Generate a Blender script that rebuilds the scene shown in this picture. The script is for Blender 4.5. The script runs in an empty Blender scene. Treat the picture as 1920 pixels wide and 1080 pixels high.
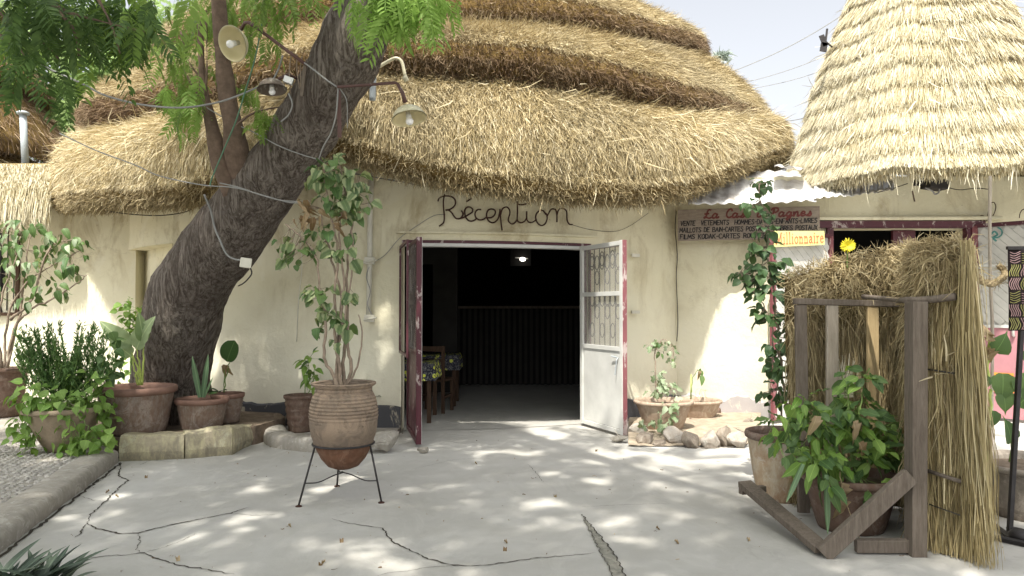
import bpy, math, random
import numpy as np
from mathutils import Vector, Matrix, Euler
R = math.radians
random.seed(7); RNG = np.random.default_rng(7)
S = bpy.context.scene
COL = S.collection
# ------------------------------------------------------------------ camera
F = 1400.0; CAMZ = 1.45; PITCH = math.atan(37/1400)
cam = bpy.data.objects.new('camera', bpy.data.cameras.new('camera')); COL.objects.link(cam)
cam.data.sensor_width = 36; cam.data.lens = 36*F/1920
cam.location = (0, 0, CAMZ); cam.rotation_euler = (R(90)+PITCH, 0, 0)
cam.data.clip_start = 0.05; cam.data.clip_end = 2000
S.camera = cam
# ------------------------------------------------------------------ light
SUN_EL = 59.0; SUN_AZ = 196.0        # compass style: 0 = +Y, 90 = +X ; the sun stands behind the camera
w = bpy.data.worlds.new('World'); S.world = w; w.use_nodes = True
nt = w.node_tree; bg = nt.nodes['Background']
sky = nt.nodes.new('ShaderNodeTexSky'); sky.sky_type = 'NISHITA'; sky.sun_disc = False
sky.sun_elevation = R(SUN_EL); sky.sun_rotation = R(SUN_AZ)
sky.air_density = 1.0; sky.dust_density = 6.0; sky.ozone_density = 1.0; sky.altitude = 300
hsv = nt.nodes.new('ShaderNodeHueSaturation'); hsv.inputs['Saturation'].default_value = 0.22
hsv.inputs['Value'].default_value = 1.0
nt.links.new(sky.outputs[0], hsv.inputs['Color']); nt.links.new(hsv.outputs[0], bg.inputs['Color'])
bg.inputs['Strength'].default_value = 0.15
sl = bpy.data.lights.new('sun', 'SUN'); sl.energy = 3.9; sl.angle = R(0.55); sl.color = (1.0, 0.95, 0.86)
sun = bpy.data.objects.new('sun', sl); COL.objects.link(sun)
SDIR = Vector((math.sin(R(SUN_AZ))*math.cos(R(SUN_EL)), math.cos(R(SUN_AZ))*math.cos(R(SUN_EL)), math.sin(R(SUN_EL))))
sun.rotation_euler = SDIR.to_track_quat('Z', 'Y').to_euler(); sun.location = (0, -5, 12)
S.render.engine = 'CYCLES'
S.view_settings.view_transform = 'Standard'; S.view_settings.look = 'None'
S.view_settings.exposure = 1.0; S.view_settings.gamma = 1.0; S.view_settings.use_curve_mapping = False
S.cycles.max_bounces = 8; S.cycles.diffuse_bounces = 4; S.cycles.transparent_max_bounces = 8

# ------------------------------------------------------------------ helpers
cp, sp = math.cos(PITCH), math.sin(PITCH)
def at(px, py, Y):
    v = (540-py)/F; t = Y/(cp - v*sp)
    return Vector(((px-960)/F*t, Y, CAMZ + t*(sp+v*cp)))
def zat(py, Y): return at(960, py, Y).z
def ground(px, py, z=0.0):
    v = (540-py)/F; k = (sp+v*cp); t = (z-CAMZ)/k
    return Vector(((px-960)/F*t, t*(cp-v*sp), z))

def tag(o, label=None, cat=None, group=None, kind=None):
    if label: o['label'] = label
    if cat: o['category'] = cat
    if group: o['group'] = group
    if kind: o['kind'] = kind
    return o
def thing(name, label, cat, loc=(0, 0, 0), group=None, rz=0):
    o = bpy.data.objects.new(name, None); COL.objects.link(o)
    o.location = loc; o.rotation_euler = (0, 0, rz); o.empty_display_size = 0.1
    return tag(o, label, cat, group)
def wloc(o):
    v = Vector((0, 0, 0))
    while o: v += Vector(o.location); o = o.parent
    return v
def link(name, me, parent=None, mat=None, kind=None):
    o = bpy.data.objects.new(name, me); COL.objects.link(o)
    if parent: o.parent = parent
    if mat and not me.materials: me.materials.append(mat)
    if kind: o['kind'] = kind
    return o

class MB:
    def __init__(s): s.v = []; s.f = []
    def add(s, vs, fs):
        n = len(s.v); s.v += [tuple(v) for v in vs]; s.f += [tuple(i+n for i in f) for f in fs]; return s
    def box(s, c, size, rot=None, jit=0.0):
        c = Vector(c); hx, hy, hz = [a/2 for a in size]
        vs = []
        for x, y, z in ((-1,-1,-1),(1,-1,-1),(1,1,-1),(-1,1,-1),(-1,-1,1),(1,-1,1),(1,1,1),(-1,1,1)):
            p = Vector((x*hx, y*hy, z*hz))
            if jit: p += Vector([random.uniform(-jit, jit) for _ in range(3)])
            if rot is not None: p = rot @ p
            vs.append(c+p)
        return s.add(vs, [(0,3,2,1),(4,5,6,7),(0,1,5,4),(1,2,6,5),(2,3,7,6),(3,0,4,7)])
    def bar(s, a, b, wd, th, up=(0, 0, 1), jit=0):
        a = Vector(a); b = Vector(b); d = b-a; L = d.length; d.normalize()
        u = Vector(up); x = u.cross(d)
        if x.length < 1e-4: x = Vector((1, 0, 0)).cross(d)
        x.normalize(); z = d.cross(x)
        m = Matrix((x, d, z)).transposed()
        return s.box((a+b)/2, (wd, L, th), m, jit)
    def tube(s, pts, r, n=8, cap=True):
        pts = [Vector(p) for p in pts]; k = len(pts)
        rr = r if isinstance(r, (list, tuple)) else [r]*k
        vs = []; up = None
        for i, p in enumerate(pts):
            d = (pts[min(i+1, k-1)]-pts[max(i-1, 0)])
            if d.length < 1e-9: d = Vector((0, 0, 1))
            d.normalize()
            if up is None: up = d.orthogonal().normalized()
            up = (up - d*up.dot(d))
            if up.length < 1e-6: up = d.orthogonal()
            up.normalize(); q = d.cross(up)
            for j in range(n):
                a = 2*math.pi*j/n
                vs.append(p + (up*math.cos(a)+q*math.sin(a))*rr[i])
        fs = [(i*n+j, i*n+(j+1) % n, (i+1)*n+(j+1) % n, (i+1)*n+j) for i in range(k-1) for j in range(n)]
        if cap: fs += [tuple(range(n))[::-1], tuple((k-1)*n+j for j in range(n))]
        return s.add(vs, fs)
    def lathe(s, c, prof, n=40, sx=1, sy=1, wob=0.0, cap0=True, cap1=False, m=None):
        c = Vector(c); vs = []; ph = random.random()*9
        for i, (r, z) in enumerate(prof):
            for j in range(n):
                a = 2*math.pi*j/n
                rr = r*(1+wob*(math.sin(2*a+ph)+0.6*math.sin(3*a+ph*2+z*5)))
                p = Vector((rr*math.cos(a)*sx, rr*math.sin(a)*sy, z))
                if m is not None: p = m @ p
                vs.append(c+p)
        k = len(prof)
        fs = [(i*n+j, i*n+(j+1) % n, (i+1)*n+(j+1) % n, (i+1)*n+j) for i in range(k-1) for j in range(n)]
        if cap0: fs.append(tuple(range(n))[::-1])
        if cap1: fs.append(tuple((k-1)*n+j for j in range(n)))
        return s.add(vs, fs)
    def grid(s, rows, closed=False):
        k = len(rows); n = len(rows[0]); vs = [p for r_ in rows for p in r_]
        fs = [(i*n+j, i*n+(j+1) % n, (i+1)*n+(j+1) % n, (i+1)*n+j) for i in range(k-1) for j in range(n if closed else n-1)]
        return s.add(vs, fs)
    def prism(s, poly, z0, z1):
        n = len(poly); vs = [(p[0], p[1], z0) for p in poly]+[(p[0], p[1], z1) for p in poly]
        fs = [tuple(range(n))[::-1], tuple(range(n, 2*n))]+[(i, (i+1) % n, n+(i+1) % n, n+i) for i in range(n)]
        return s.add(vs, fs)
    def mesh(s, name, off=Vector((0, 0, 0)), smooth=False):
        me = bpy.data.meshes.new(name)
        me.from_pydata([(v[0]-off.x, v[1]-off.y, v[2]-off.z) for v in s.v], [], s.f); me.update()
        if smooth: me.polygons.foreach_set('use_smooth', [True]*len(me.polygons))
        return me
    def build(s, name, mat, parent=None, smooth=False, kind=None, bevel=0, label=None):
        o = link(name, s.mesh(name, wloc(parent), smooth), parent, mat, kind)
        if bevel:
            b = o.modifiers.new('b', 'BEVEL'); b.width = bevel; b.segments = 2; b.limit_method = 'ANGLE'; b.angle_limit = R(35)
        if label: o['label'] = label
        return o

def catmull(pts, k=6):
    pts = [Vector(p) for p in pts]
    if len(pts) < 3: return pts
    P_ = [pts[0]*2-pts[1]]+pts+[pts[-1]*2-pts[-2]]; out = []
    for i in range(1, len(P_)-2):
        a, b, c, d = P_[i-1:i+3]
        for j in range(k):
            t = j/k
            out.append(0.5*((2*b)+(c-a)*t+(2*a-5*b+4*c-d)*t*t+(3*b-a-3*c+d)*t**3))
    out.append(pts[-1]); return out
def rnd(a, b): return random.uniform(a, b)
def rvec(s=1.0): return Vector((rnd(-s, s), rnd(-s, s), rnd(-s, s)))

# ------------------------------------------------------------------ materials
class NT:
    def __init__(s, name, rough=0.8, spec=0.25):
        s.m = bpy.data.materials.new(name); s.m.use_nodes = True; s.t = s.m.node_tree
        s.b = s.t.nodes['Principled BSDF']; s.out = s.t.nodes['Material Output']
        s.b.inputs['Roughness'].default_value = rough
        s.b.inputs['Specular IOR Level'].default_value = spec
        tc = s.t.nodes.new('ShaderNodeTexCoord'); s.obj = tc.outputs['Object']
    def n(s, ty, **k):
        nd = s.t.nodes.new(ty)
        for a, b in k.items():
            if a.startswith('_'): setattr(nd, a[1:], b)
            else: nd.inputs[a.replace('__', ' ')].default_value = b
        return nd
    def l(s, a, b): s.t.links.new(a, b)
    def coords(s, sc=(1, 1, 1)):
        mp = s.n('ShaderNodeMapping'); mp.inputs['Scale'].default_value = sc; s.l(s.obj, mp.inputs['Vector']); return mp.outputs[0]
    def noise(s, scale=5, detail=4, rough=0.6, sc=None, dist=0.0):
        nd = s.n('ShaderNodeTexNoise'); nd.inputs['Scale'].default_value = scale; nd.inputs['Detail'].default_value = detail
        nd.inputs['Roughness'].default_value = rough; nd.inputs['Distortion'].default_value = dist
        s.l(s.coords(sc) if sc else s.obj, nd.inputs['Vector']); return nd.outputs['Fac']
    def ramp(s, fac, stops):
        r_ = s.n('ShaderNodeValToRGB'); e = r_.color_ramp.elements
        while len(e) < len(stops): e.new(0.5)
        for i, (p, c) in enumerate(stops):
            e[i].position = p; e[i].color = (*c, 1) if not isinstance(c, (int, float)) else (c, c, c, 1)
        s.l(fac, r_.inputs[0]); return r_.outputs[0]
    def mix(s, fac, a, b, mode='MIX'):
        m_ = s.n('ShaderNodeMix', _data_type='RGBA', _blend_type=mode)
        for inp, val in ((m_.inputs[0], fac), (m_.inputs[6], a), (m_.inputs[7], b)):
            if isinstance(val, (int, float)): inp.default_value = val
            elif isinstance(val, tuple): inp.default_value = (*val, 1)
            else: s.l(val, inp)
        return m_.outputs[2]
    def math(s, op, a, b=None, c=None):
        m_ = s.n('ShaderNodeMath', _operation=op)
        for i, val in enumerate((a, b, c)):
            if val is None: continue
            if isinstance(val, (int, float)): m_.inputs[i].default_value = val
            else: s.l(val, m_.inputs[i])
        return m_.outputs[0]
    def col(s, c):
        if isinstance(c, tuple): s.b.inputs['Base Color'].default_value = (*c, 1)
        else: s.l(c, s.b.inputs['Base Color'])
    def bump(s, h, strength=0.4, dist=0.02):
        b = s.n('ShaderNodeBump'); b.inputs['Strength'].default_value = strength; b.inputs['Distance'].default_value = dist
        s.l(h, b.inputs['Height']); s.l(b.outputs[0], s.b.inputs['Normal']); return b
    def sep(s): 
        x = s.n('ShaderNodeSeparateXYZ'); s.l(s.obj, x.inputs[0]); return x.outputs
    def geo(s, name):
        return s.n('ShaderNodeAttribute', _attribute_name=name).outputs['Fac']

def m_simple(name, c, var=0.15, scale=8, rough=0.7, bump=0.15, spec=0.25, metal=0):
    t = NT(name, rough, spec); n = t.noise(scale, 5)
    d = tuple(x*(1-var) for x in c); l = tuple(min(1, x*(1+var)) for x in c)
    t.col(t.ramp(n, [(0.3, d), (0.7, l)])); t.b.inputs['Metallic'].default_value = metal
    if bump: t.bump(t.noise(scale*6, 4), bump, 0.01)
    return t.m

def mat_plaster():
    t = NT('lime_plaster', 0.9, 0.15); x, y, z = t.sep()
    big = t.noise(0.7, 5, 0.6); mid = t.noise(3.5, 6, 0.65); fine = t.noise(30, 4)
    c = t.ramp(big, [(0.3, (0.62, 0.57, 0.40)), (0.7, (0.74, 0.705, 0.535))])
    # whitewash renewed low on the wall
    h = t.math('ADD', z, t.math('MULTIPLY', t.noise(1.2, 4), 1.2))
    wf = t.ramp(h, [(0.75/3, 1.0), (2.1/3, 0.0)]) if False else t.ramp(t.math('DIVIDE', h, 3.2), [(0.42, 1.0), (0.75, 0.0)])
    c = t.mix(t.math('MULTIPLY', wf, 0.75), c, (0.76, 0.735, 0.60))
    st = t.ramp(t.noise(1.7, 7, 0.7, (1, 1, 0.6), 0.6), [(0.50, 0), (0.66, 1)])
    up = t.ramp(t.math('DIVIDE', z, 3.2), [(0.35, 0.1), (0.72, 1.0)])
    c = t.mix(t.math('MULTIPLY', t.math('MULTIPLY', st, up), 0.72), c, (0.34, 0.27, 0.15))
    drip = t.ramp(t.noise(6, 5, 0.6, (1, 1, 0.07)), [(0.58, 0), (0.75, 1)])
    c = t.mix(t.math('MULTIPLY', t.math('MULTIPLY', drip, up), 0.28), c, (0.36, 0.31, 0.21))
    sp_ = t.ramp(t.noise(14, 3, 0.5), [(0.74, 0), (0.78, 1)])
    c = t.mix(t.math('MULTIPLY', sp_, 0.5), c, (0.28, 0.23, 0.16))
    ck = t.math('ABSOLUTE', t.math('SUBTRACT', t.noise(0.9, 8, 0.62, dist=0.8), 0.5)); ckf = t.ramp(ck, [(0.0, 1), (0.006, 0)])
    c = t.mix(t.math('MULTIPLY', t.math('MULTIPLY', ckf, t.ramp(t.noise(1.1, 3), [(.55, 0), (.62, 1)])), 0.35), c, (0.25, 0.21, 0.14))
    low = t.ramp(t.math('ADD', t.math('DIVIDE', z, 3.2), t.math('MULTIPLY', t.noise(4, 6, 0.7), 0.16)), [(0.17, 1), (0.30, 0)])
    c = t.mix(t.math('MULTIPLY', low, 0.40), c, (0.46, 0.41, 0.31))
    pt = t.ramp(t.noise(1.3, 5, 0.55, dist=1.5), [(0.60, 0), (0.615, 1)]); c = t.mix(t.math('MULTIPLY', pt, 0.3), c, (0.70, 0.67, 0.54))
    t.col(c)
    hh = t.math('ADD', t.math('MULTIPLY', mid, 1.0), t.math('MULTIPLY', fine, 0.15))
    t.bump(hh, 0.6, 0.035); return t.m
def mat_concrete():
    t = NT('worn_concrete', 0.85, 0.2)
    big = t.noise(0.55, 6, 0.6, dist=0.5); mid = t.noise(3.2, 7, 0.65); fine = t.noise(60, 3)
    c = t.ramp(big, [(0.3, (0.36, 0.35, 0.32)), (0.55, (0.44, 0.43, 0.40)), (0.75, (0.49, 0.485, 0.455))])
    c = t.mix(t.ramp(mid, [(0.4, 0), (0.7, 0.35)]), c, (0.33, 0.315, 0.275))
    st = t.ramp(t.noise(1.1, 8, 0.75, dist=1.2), [(0.6, 0), (0.64, 0.5), (0.7, 0.1)])
    c = t.mix(t.math('MULTIPLY', st, 0.6), c, (0.27, 0.255, 0.225))
    sw = t.noise(2.4, 7, 0.7, (1, .55, 1), 2.2); c = t.mix(t.ramp(sw, [(0.5, 0), (0.62, .35), (0.66, .1)]), c, (0.50, 0.49, 0.455))
    sp_ = t.ramp(t.noise(22, 2, 0.4), [(0.76, 0), (0.79, 1)])
    c = t.mix(t.math('MULTIPLY', sp_, 0.35), c, (0.2, 0.19, 0.16))
    t.col(c); t.bump(t.math('ADD', t.math('MULTIPLY', mid, 1), t.math('MULTIPLY', fine, 0.12)), 0.35, 0.02); return t.m
def mat_straw(name, stops, rough=0.65, tr=0.12):
    t = NT(name, rough, 0.25); a = t.geo('tint')
    c = t.ramp(a, stops); n = t.noise(0.9, 4, 0.6)
    c = t.mix(t.ramp(n, [(0.42, 0.0), (0.72, 0.45)]), c, tuple(x*0.62 for x in stops[-1][1]), 'MIX')
    t.col(c)
    tl = t.n('ShaderNodeBsdfTranslucent'); t.l(c, tl.inputs[0]); ms = t.n('ShaderNodeMixShader'); ms.inputs[0].default_value = tr
    t.l(t.b.outputs[0], ms.inputs[1]); t.l(tl.outputs[0], ms.inputs[2]); t.l(ms.outputs[0], t.out.inputs[0]); return t.m
def mat_leaf(name, c1, c2, tr=0.3, vein=None, rough=0.5):
    t = NT(name, rough, 0.35); oi = t.n('ShaderNodeObjectInfo')
    n = t.noise(25, 3); f = t.math('ADD', t.math('MULTIPLY', oi.outputs['Random'], 0.75), t.math('MULTIPLY', n, 0.3))
    c = t.ramp(f, [(0.15, c1), (0.85, c2)])
    if vein:
        x, y, z = t.sep(); e = t.ramp(t.math('ADD', t.math('ABSOLUTE', x), t.math('MULTIPLY', t.noise(40, 3), 0.12)), [(0.22, 0), (0.30, 1)])
        c = t.mix(t.math('MULTIPLY', e, 0.8), c, vein)
    xx, yy, zz = t.sep(); mr = t.ramp(t.math('ABSOLUTE', xx), [(0.0, .45), (0.018, 0)]); c = t.mix(mr, c, tuple(min(.8, v*2.2) for v in c2))
    c = t.mix(t.ramp(t.noise(7, 5, .7), [(.62, 0), (.74, .45)]), c, (0.22, 0.20, 0.07))
    t.col(c); tl = t.n('ShaderNodeBsdfTranslucent')
    t.l(t.mix(1.0, c, (1.0, 1.0, 0.45), 'MULTIPLY'), tl.inputs[0])
    ms = t.n('ShaderNodeMixShader'); ms.inputs[0].default_value = tr
    t.l(t.b.outputs[0], ms.inputs[1]); t.l(tl.outputs[0], ms.inputs[2]); t.l(ms.outputs[0], t.out.inputs[0]); return t.m
def mat_foliage(name, c1, c2, tr=0.3):
    t = NT(name, 0.5, 0.3); a = t.geo('tint'); n = t.noise(1.5, 3)
    c = t.ramp(t.math('ADD', t.math('MULTIPLY', a, 0.7), t.math('MULTIPLY', n, 0.35)), [(0.15, c1), (0.85, c2)])
    t.col(c); tl = t.n('ShaderNodeBsdfTranslucent'); t.l(c, tl.inputs[0]); ms = t.n('ShaderNodeMixShader'); ms.inputs[0].default_value = tr
    t.l(t.b.outputs[0], ms.inputs[1]); t.l(tl.outputs[0], ms.inputs[2]); t.l(ms.outputs[0], t.out.inputs[0]); return t.m
def mat_bark():
    t = NT('rough_bark', 0.9, 0.15)
    fis = t.noise(9, 8, 0.72, (1.6, 1.6, 0.30), 0.8); fin = t.noise(45, 6, 0.7, (1, 1, 0.5)); big = t.noise(2.2, 5)
    rid = t.noise(5, 6, 0.62, (2.6, 2.6, 0.30), 1.8)
    vd = t.math('ABSOLUTE', t.math('SUBTRACT', rid, 0.5)); vd = t.ramp(vd, [(0.0, 0), (0.09, 1)])
    hgt = t.math('ADD', t.math('MULTIPLY', vd, 0.30), t.math('ADD', t.math('MULTIPLY', fis, 1.25), t.math('MULTIPLY', fin, 0.45)))
    c = t.ramp(t.math('MULTIPLY', hgt, 0.68), [(0.36, (0.035, 0.027, 0.020)), (0.56, (0.125, 0.100, 0.080)), (0.80, (0.31, 0.27, 0.23))])
    c = t.mix(t.ramp(big, [(0.45, 0), (0.7, 0.45)]), c, (0.10, 0.072, 0.06))
    c = t.mix(t.ramp(t.noise(5, 7, 0.75), [(0.58, 0), (0.66, .5)]), c, (0.24, 0.22, 0.20))
    t.col(c); t.bump(hgt, 1.0, 0.075); return t.m
def mat_terra(name, c, dep=(0.46, 0.42, 0.36), amt=0.6, dark=(0.10, 0.07, 0.05), scale=5):
    scale *= 1.9
    t = NT(name, 0.85, 0.2); x, y, z = t.sep()
    n1 = t.noise(scale, 6, 0.65, dist=0.6); n2 = t.noise(scale*2.2, 6, 0.7, (1, 1, 0.45), 0.4); n3 = t.noise(scale*9, 4)
    cc = t.ramp(n1, [(0.25, tuple(v*0.72 for v in c)), (0.75, tuple(min(1, v*1.18) for v in c))])
    cc = t.mix(t.math('MULTIPLY', t.ramp(n2, [(0.42, 0), (0.66, 1)]), amt), cc, dep)
    cc = t.mix(t.math('MULTIPLY', t.ramp(t.noise(scale*0.9, 6, 0.7, dist=1.0), [(0.56, 0), (0.72, 1)]), 0.6), cc, dark)
    dz = t.ramp(t.math('ADD', z, t.math('MULTIPLY', n2, .22)), [(0.12, 1), (0.24, 0)]); cc = t.mix(t.math('MULTIPLY', dz, .45), cc, dark)
    sa = t.ramp(t.noise(scale*0.6, 7, 0.75, dist=1.4), [(0.54, 0), (0.60, .7), (0.66, .2)]); cc = t.mix(t.math('MULTIPLY', sa, .55), cc, tuple(min(.6, v*1.5) for v in dep))
    t.col(cc); t.bump(t.math('ADD', n1, t.math('MULTIPLY', n3, 0.3)), 0.45, 0.014); return t.m
def mat_paint_worn(name, c, under=(0.42, 0.40, 0.37), wear=0.62, rough=0.5, sc=7):
    t = NT(name, rough, 0.35); n = t.noise(sc, 8, 0.72, (1, 1, 0.5), 0.4)
    b = t.ramp(t.noise(2.5, 5), [(0.3, tuple(x*0.85 for x in c)), (0.7, tuple(min(1, x*1.12) for x in c))])
    f = t.ramp(n, [(wear, 0), (wear+0.03, 1)])
    t.col(t.mix(f, b, under)); t.bump(t.math('SUBTRACT', t.noise(30, 3), f), 0.25, 0.004); return t.m
def mat_wood(name, c1, c2, axis=(6, 6, 0.6)):
    t = NT(name, 0.8, 0.15); n = t.noise(9, 7, 0.7, axis, 0.5); f = t.noise(40, 4, 0.6, axis)
    t.col(t.ramp(t.math('ADD', t.math('MULTIPLY', n, 0.75), t.math('MULTIPLY', f, 0.25)), [(0.33, c1), (0.66, c2)])); t.bump(f, 0.4, 0.008); return t.m
def mat_cloth(name, base, spots, s2=None):
    t = NT(name, 0.9, 0.05)
    v = t.n('ShaderNodeTexVoronoi'); v.inputs['Scale'].default_value = 14; t.l(t.obj, v.inputs['Vector'])
    d = v.outputs['Distance']; ring = t.ramp(d, [(0.10, 0), (0.14, 1), (0.36, 1), (0.40, 0)])
    wv = t.ramp(t.noise(30, 3, 0.6, dist=2.0), [(0.55, 0), (0.57, 1), (0.62, 1), (0.65, 0)])
    c = t.mix(ring, base, spots); c = t.mix(t.math('MULTIPLY', wv, 0.6), c, s2 or (0.4, 0.4, 0.36)); t.col(c); return t.m

M = {}
M['plaster'] = mat_plaster(); M['concrete'] = mat_concrete()
M['plinth'] = mat_paint_worn('black_plinth_paint', (0.055, 0.055, 0.06), (0.30, 0.27, 0.21), 0.57, 0.7, 3.5)
M['plinth_grey'] = mat_paint_worn('faded_plinth_paint', (0.37, 0.345, 0.34), (0.47, 0.445, 0.40), 0.55, 0.8, 3)
GOLD = [(0.0, (0.13, 0.092, 0.045)), (0.35, (0.34, 0.265, 0.135)), (0.7, (0.56, 0.46, 0.26)), (1.0, (0.76, 0.68, 0.48))]
BROWN = [(0.0, (0.06, 0.034, 0.018)), (0.4, (0.155, 0.10, 0.056)), (0.8, (0.30, 0.21, 0.125)), (1.0, (0.52, 0.41, 0.26))]
PALE = [(0.0, (0.24, 0.18, 0.09)), (0.3, (0.46, 0.39, 0.225)), (0.65, (0.64, 0.58, 0.40)), (1.0, (0.80, 0.76, 0.62))]
DULL = [(0.0, (0.14, 0.10, 0.05)), (0.4, (0.33, 0.26, 0.135)), (0.8, (0.48, 0.39, 0.22)), (1.0, (0.62, 0.53, 0.34))]
M['straw'] = mat_straw('golden_straw', GOLD); M['straw_brown'] = mat_straw('weathered_straw', BROWN)
M['straw_pale'] = mat_straw('pale_straw', PALE); M['straw_dull'] = mat_straw('dry_grass_straw', DULL)
def mat_thatch_base(name, a, b):
    t = NT(name, 0.95, 0.05); n = t.noise(9, 7, 0.7); t.col(t.ramp(n, [(0.3, a), (0.7, b)])); t.bump(t.noise(50, 5, 0.7), 0.8, 0.03); return t.m
M['thatch_base'] = mat_thatch_base('thatch_mass', (0.10, 0.065, 0.026), (0.25, 0.17, 0.065))
M['thatch_pale'] = mat_thatch_base('pale_thatch_mass', (0.17, 0.12, 0.05), (0.34, 0.27, 0.13))
M['bark'] = mat_bark(); M['limb'] = m_simple('young_bark', (0.135, 0.095, 0.07), 0.3, 14, 0.9, 0.5)
M['white_metal'] = mat_paint_worn('white_door_paint', (0.60, 0.60, 0.57), (0.40, 0.38, 0.33), 0.72, 0.45)
M['burgundy'] = mat_paint_worn('burgundy_paint', (0.075, 0.018, 0.026), (0.36, 0.30, 0.28), 0.58, 0.4, 9)
M['pink'] = mat_paint_worn('faded_pink_paint', (0.21, 0.072, 0.08), (0.42, 0.34, 0.32), 0.56, 0.5)
M['iron'] = m_simple('dark_iron', (0.035, 0.032, 0.032), 0.3, 12, 0.55, 0.2, 0.4, 0.3)
M['rust'] = m_simple('rusty_rod', (0.055, 0.025, 0.018), 0.3, 12, 0.7, 0.3)
M['arm'] = mat_paint_worn('arm_paint', (0.10, 0.052, 0.045), (0.3, 0.25, 0.23), 0.6, 0.5, 16)
M['iron_grille'] = m_simple('grille_iron', (0.10, 0.085, 0.075), 0.2, 12, 0.6, 0.1)  # plain grey brown iron of the door grilles
M['enamel'] = mat_paint_worn('cream_enamel', (0.58, 0.54, 0.38), (0.16, 0.10, 0.06), 0.70, 0.35, 14)
M['enamel_in'] = mat_paint_worn('enamel_inside', (0.62, 0.55, 0.33), (0.2, 0.12, 0.06), 0.72, 0.4, 12)
M['enamel_dark'] = mat_paint_worn('dirty_enamel', (0.15, 0.12, 0.095), (0.33, 0.30, 0.25), 0.55, 0.6, 12)
M['bulb'] = m_simple('milky_bulb_glass', (0.82, 0.82, 0.80), 0.03, 4, 0.15, 0, 0.5)
M['grey_pipe'] = m_simple('grey_pipe', (0.36, 0.40, 0.42), 0.12, 6, 0.5, 0.1)
M['white_pipe'] = mat_paint_worn('painted_conduit', (0.60, 0.58, 0.49), (0.35, 0.32, 0.25), 0.68, 0.5)
M['cable_grey'] = m_simple('grey_cable', (0.25, 0.25, 0.24), 0.1, 6, 0.6, 0)
M['cable_dark'] = m_simple('dark_cable', (0.04, 0.035, 0.03), 0.1, 6, 0.6, 0)
M['cable_green'] = m_simple('green_cord', (0.10, 0.20, 0.13), 0.1, 6, 0.6, 0)
M['soil'] = m_simple('dry_soil', (0.17, 0.13, 0.095), 0.35, 14, 0.95, 0.8)
M['sand'] = m_simple('sandy_soil', (0.36, 0.30, 0.225), 0.25, 9, 0.95, 0.8)
M['stone'] = mat_terra('field_stone', (0.25, 0.205, 0.16), (0.36, 0.33, 0.28), 0.6, (0.13, 0.10, 0.08), 6)
M['stone_pale'] = mat_terra('pale_field_stone', (0.34, 0.30, 0.25), (0.42, 0.40, 0.36), 0.6, (0.2, 0.16, 0.13), 6)
M['kerb'] = mat_terra('old_kerb_stone', (0.34, 0.30, 0.215), (0.52, 0.47, 0.29), 0.75, (0.11, 0.10, 0.075), 4)
M['kerb_conc'] = mat_terra('rough_kerb_concrete', (0.33, 0.305, 0.26), (0.40, 0.38, 0.34), 0.5, (0.22, 0.2, 0.165), 4)
M['pebble'] = m_simple('washed_pebble', (0.37, 0.35, 0.315), 0.4, 16, 0.8, 0.2)
M['crack'] = m_simple('crack_dirt', (0.055, 0.048, 0.038), 0.3, 20, 0.95, 0.3)
M['crackfill'] = m_simple('old_crack_mortar', (0.27, 0.26, 0.22), 0.3, 20, 0.95, 0.8)
M['terra'] = mat_terra('terracotta_grey', (0.20, 0.135, 0.10), (0.27, 0.235, 0.20), 0.75)
M['terra_rim'] = m_simple('terracotta_rim', (0.21, 0.125, 0.095), 0.2, 9, 0.8, 0.3)
M['terra_dark'] = mat_terra('dark_terracotta', (0.15, 0.095, 0.07), (0.22, 0.18, 0.15), 0.4)
M['terra_sand'] = mat_terra('sandy_clay', (0.36, 0.27, 0.20), (0.45, 0.37, 0.29), 0.6, (0.26, 0.18, 0.13))
M['terra_buff'] = mat_terra('buff_clay', (0.34, 0.27, 0.19), (0.24, 0.2, 0.15), 0.5, (0.16, 0.12, 0.09))
M['wood_grey'] = mat_wood('weathered_timber', (0.095, 0.075, 0.058), (0.19, 0.16, 0.13))
M['wood_pale'] = mat_wood('pale_timber', (0.27, 0.23, 0.18), (0.42, 0.37, 0.30))
M['wood_yellow'] = mat_wood('yellow_timber', (0.30, 0.22, 0.115), (0.44, 0.34, 0.19))
M['wood_brown'] = mat_wood('brown_furniture_wood', (0.045, 0.026, 0.018), (0.10, 0.062, 0.04))
M['stem'] = m_simple('woody_stem', (0.26, 0.205, 0.155), 0.3, 20, 0.9, 0.4)
M['stem_green'] = m_simple('green_stem', (0.16, 0.24, 0.07), 0.25, 12, 0.6, 0.1)
M['stem_yellow'] = m_simple('pale_green_stalk', (0.42, 0.50, 0.13), 0.2, 8, 0.5, 0.1)
M['leaf_mid'] = mat_leaf('mid_green_leaf', (0.055, 0.115, 0.035), (0.13, 0.21, 0.07))
M['leaf_vari'] = mat_leaf('cream_edged_leaf', (0.075, 0.13, 0.05), (0.15, 0.21, 0.09), 0.3, (0.36, 0.40, 0.22))
M['leaf_dark'] = mat_leaf('dark_green_leaf', (0.022, 0.06, 0.022), (0.055, 0.11, 0.035), 0.2)
M['leaf_vine'] = mat_leaf('dull_green_leaf', (0.04, 0.085, 0.032), (0.085, 0.145, 0.055), 0.25)
M['leaf_bright'] = mat_leaf('bright_green_leaf', (0.14, 0.26, 0.05), (0.26, 0.40, 0.10), 0.4)
M['leaf_pale'] = mat_leaf('silvery_leaf', (0.20, 0.28, 0.15), (0.36, 0.43, 0.29), 0.3)
M['leaf_dry'] = mat_leaf('dry_leaf', (0.22, 0.14, 0.07), (0.42, 0.32, 0.20), 0.25)
M['leaf_blade'] = mat_leaf('striped_blade', (0.10, 0.17, 0.09), (0.15, 0.23, 0.12), 0.1, (0.45, 0.50, 0.27))
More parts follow.
